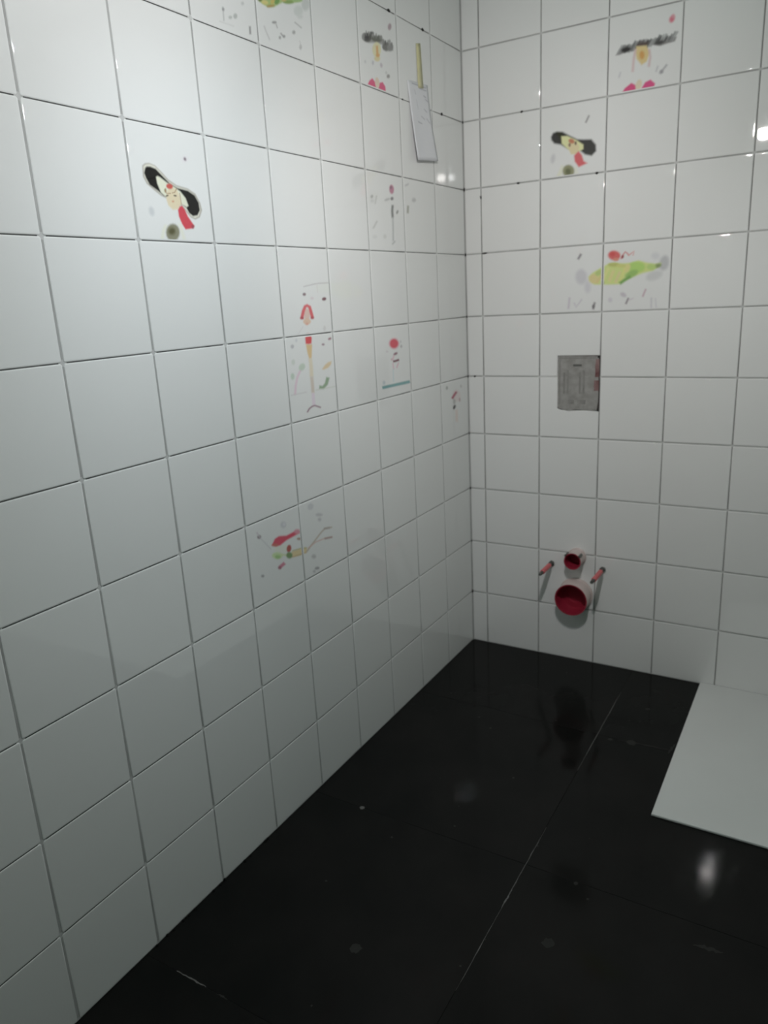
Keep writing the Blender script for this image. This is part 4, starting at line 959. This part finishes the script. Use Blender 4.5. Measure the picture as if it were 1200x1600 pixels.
# flush pipe
fp = thing('flush_pipe', 'small round flush pipe end with red cup, above the large waste pipe', 'pipe', (cx + 0.002, -0.0002, 0.391))
R_ = 0.0285
o1 = lathe('pipe_end', [(R_ + 0.003, 0.0), (R_ + 0.003, 0.005), (R_, 0.007), (R_, 0.055), (R_ - 0.001, 0.056), (R_ - 0.002, 0.056), (R_ - 0.003, 0.055), (R_ - 0.003, 0.0005), (0, 0.0005)],
           (cx + 0.002, -0.0002, 0.391), AX, M['pipe'], seg=44)
r = R_ - 0.0031
o2 = lathe('red_cap', [(0, 0.002), (r * 0.9, 0.002), (r, 0.006), (r, 0.057), (r + 0.004, 0.0577), (r + 0.004, 0.0567), (r + 0.0002, 0.0562)],
           (cx + 0.002, -0.0002, 0.391), AX, M['red_cap'], seg=44)
o2['label'] = 'deep red plastic cup'
fparts = [o1, o2]
for s in (-1, 1):
    a = math.radians(90 - s * 50)
    px, pz = cx + 0.002 + math.cos(a) * 0.031, 0.391 + math.sin(a) * 0.031
    bm = bmesh.new()
    add_box(bm, -0.0045, 0.0045, -0.060, -0.030, -0.003, 0.003)
    bmesh.ops.bevel(bm, geom=list(bm.edges), offset=0.001, segments=2, affect='EDGES')
    t = from_bm('pull_tab', bm, M['steel'])
    t.rotation_euler = (0, -(a - math.pi / 2), 0)
    t.location = (px, 0, pz)
    t['label'] = 'dark tab'
    fparts.append(t)
adopt(fp, *fparts)


# threaded studs with plastic sleeves
def stud(x, zc, ln, label):
    s = thing('mounting_stud', label, 'bolt', (x, -0.0002, zc), 'toilet mounting studs')
    n = lathe('nut', [(0, 0), (0.0105, 0), (0.0105, 0.007), (0.008, 0.008), (0, 0.008)], (x, -0.0002, zc), AX, M['steel'], seg=6)
    prof = [(0, 0.007)]
    k = 0.008
    while k < ln:
        prof += [(0.0056, k), (0.0048, k + 0.0014)]
        k += 0.0028
    prof += [(0.0045, ln), (0, ln)]
    rod = lathe('threaded_rod', prof, (x, -0.0002, zc), AX, M['steel'], seg=14, auto=False)
    sl = lathe('plastic_sleeve', [(0.0058, 0.026), (0.0083, 0.027), (0.0083, ln - 0.026), (0.0058, ln - 0.024)], (x, -0.0002, zc), AX, M['sleeve'], seg=24)
    sl['label'] = 'salmon red plastic sleeve'
    adopt(s, n, rod, sl)


stud(0.308, 0.3545, 0.125, 'threaded stud with red sleeve to the left of the two red pipe ends')
stud(0.487, 0.3565, 0.135, 'threaded stud with red sleeve to the right of the two red pipe ends')

# ------------------------------------------------------------------ paper note taped to the left wall
note = thing('paper_note', 'pale paper sheet with pencil marks, taped to the left tiled wall near the corner', 'paper', (0.0008, -0.285, 1.86))
TL, TR, BR, BL = (-0.363, 1.866), (-0.240, 1.874), (-0.205, 1.672), (-0.343, 1.660)
nu, nz = 10, 16


def sheet_pt(s, t, off=0.0):
    y = (TL[0] * (1 - s) + TR[0] * s) * (1 - t) + (BL[0] * (1 - s) + BR[0] * s) * t
    z = (TL[1] * (1 - s) + TR[1] * s) * (1 - t) + (BL[1] * (1 - s) + BR[1] * s) * t
    x = 0.0009 + 0.010 * t ** 2.2 + 0.006 * t * (1 - s) ** 2 + 0.001 * math.sin(s * 5 + t * 4) * t + off
    return (x, y, z)


bm = bmesh.new()
gv = [[bm.verts.new(sheet_pt(i / nu, j / nz)) for i in range(nu + 1)] for j in range(nz + 1)]
for j in range(nz):
    for i in range(nu):
        bm.faces.new((gv[j][i], gv[j + 1][i], gv[j + 1][i + 1], gv[j][i + 1]))
sh = from_bm('sheet', bm, M['paper'], None, True)
md = sh.modifiers.new('thickness', 'SOLIDIFY'); md.thickness = 0.0004; md.offset = 0
bm = bmesh.new()
for (s0, t0, s1, t1) in ((0.3, 0.10, 0.34, 0.16), (0.55, 0.07, 0.9, 0.08), (0.72, 0.15, 0.86, 0.17), (0.8, 0.19, 0.93, 0.22), (0.2, 0.03, 0.9, 0.045),
                         (0.68, 0.32, 0.82, 0.36), (0.5, 0.42, 0.66, 0.46), (0.3, 0.5, 0.5, 0.52), (0.75, 0.44, 0.9, 0.5), (0.35, 0.22, 0.38, 0.34)):
    n = 5
    d = Vector((t1 - t0, -(s1 - s0))).normalized() * 0.008
    A_ = [bm.verts.new(sheet_pt(s0 + (s1 - s0) * k / n + d.x, t0 + (t1 - t0) * k / n + d.y, 0.0005)) for k in range(n + 1)]
    B_ = [bm.verts.new(sheet_pt(s0 + (s1 - s0) * k / n - d.x, t0 + (t1 - t0) * k / n - d.y, 0.0005)) for k in range(n + 1)]
    for k in range(n):
        bm.faces.new((A_[k], B_[k], B_[k + 1], A_[k + 1]))
pm = from_bm('pencil_marks', bm, M['pencil'])
bm = bmesh.new()
n = 12
ta = [bm.verts.new((0.0014 + 0.0006 * k / n, -0.3035 + 0.003 * k / n, 1.968 - 0.112 * k / n)) for k in range(n + 1)]
tb = [bm.verts.new((0.0014 + 0.0006 * k / n, -0.2775 + 0.010 * k / n, 1.974 - 0.114 * k / n)) for k in range(n + 1)]
for k in range(n):
    bm.faces.new((ta[k], ta[k + 1], tb[k + 1], tb[k]))
tp = from_bm('tape', bm, M['tape'], None, True)
md = tp.modifiers.new('thickness', 'SOLIDIFY'); md.thickness = 0.0003; md.offset = 0
tp['label'] = 'strip of yellow tape'
adopt(note, sh, pm, tp)

# ------------------------------------------------------------------ lamp hanging above the frame, the room's light
LC = (0.753, -1.4265, 0)
lamp = thing('ceiling_lamp', 'white hanging lamp with two glowing round bulbs, above the picture', 'lamp', (LC[0], LC[1], ROOM_Z))
L1 = lathe('ceiling_rose', [(0, -0.0005), (0.05, -0.0005), (0.048, -0.02), (0.01, -0.03), (0, -0.03)], (LC[0], LC[1], ROOM_Z), (0, 0, 1), M['lamp_metal'])
L2 = lathe('cord', [(0.003, -0.029), (0.003, -0.475)], (LC[0], LC[1], ROOM_Z), (0, 0, 1), M['lamp_metal'], seg=10)
L3 = box('crossbar', LC[0] - 0.012, LC[0] + 0.012, -1.50, -1.353, ROOM_Z - 0.49, ROOM_Z - 0.474, M['lamp_metal'])
adopt(lamp, L1, L2, L3)
for bx, by, bz in BULBS:
    top = ROOM_Z - 0.49
    sk = lathe('socket', [(0, top - bz + 0.001), (0.011, top - bz + 0.001), (0.011, BULB_RADIUS * 0.85), (0, BULB_RADIUS * 0.85)], (bx, by, bz), (0, 0, 1), M['lamp_metal'], seg=20)
    bm = bmesh.new()
    bmesh.ops.create_uvsphere(bm, u_segments=20, v_segments=12, radius=BULB_RADIUS)
    bb = from_bm('bulb', bm, M['bulb'], None, True)
    bb.location = (bx, by, bz)
    adopt(lamp, sk, bb)

# added fill spots near the bulbs: one lights the corner, one the left wall
for (bx, by, bz), aim, power, colour, size, off in (
        (BULBS[0], (0.25, 0.0, 1.15), 20.0, (1.0, 0.935, 0.895), 100, (-0.012, 0.024, -0.006)),
        (BULBS[1], (0.0, -1.1, 1.02), 10.5, (0.86, 1.0, 1.08), 92, (-0.022, 0.006, -0.014))):
    sd = bpy.data.lights.new('added_fill_spot', 'SPOT')
    sd.energy = power
    sd.color = colour
    sd.spot_size = math.radians(size)
    sd.spot_blend = 1.0
    sd.shadow_soft_size = 0.022
    so = bpy.data.objects.new('added_fill_spot', sd)
    COL.objects.link(so)
    so.location = (bx + off[0], by + off[1], bz + off[2])
    so.rotation_euler = (Vector(aim) - so.location).to_track_quat('-Z', 'Y').to_euler()
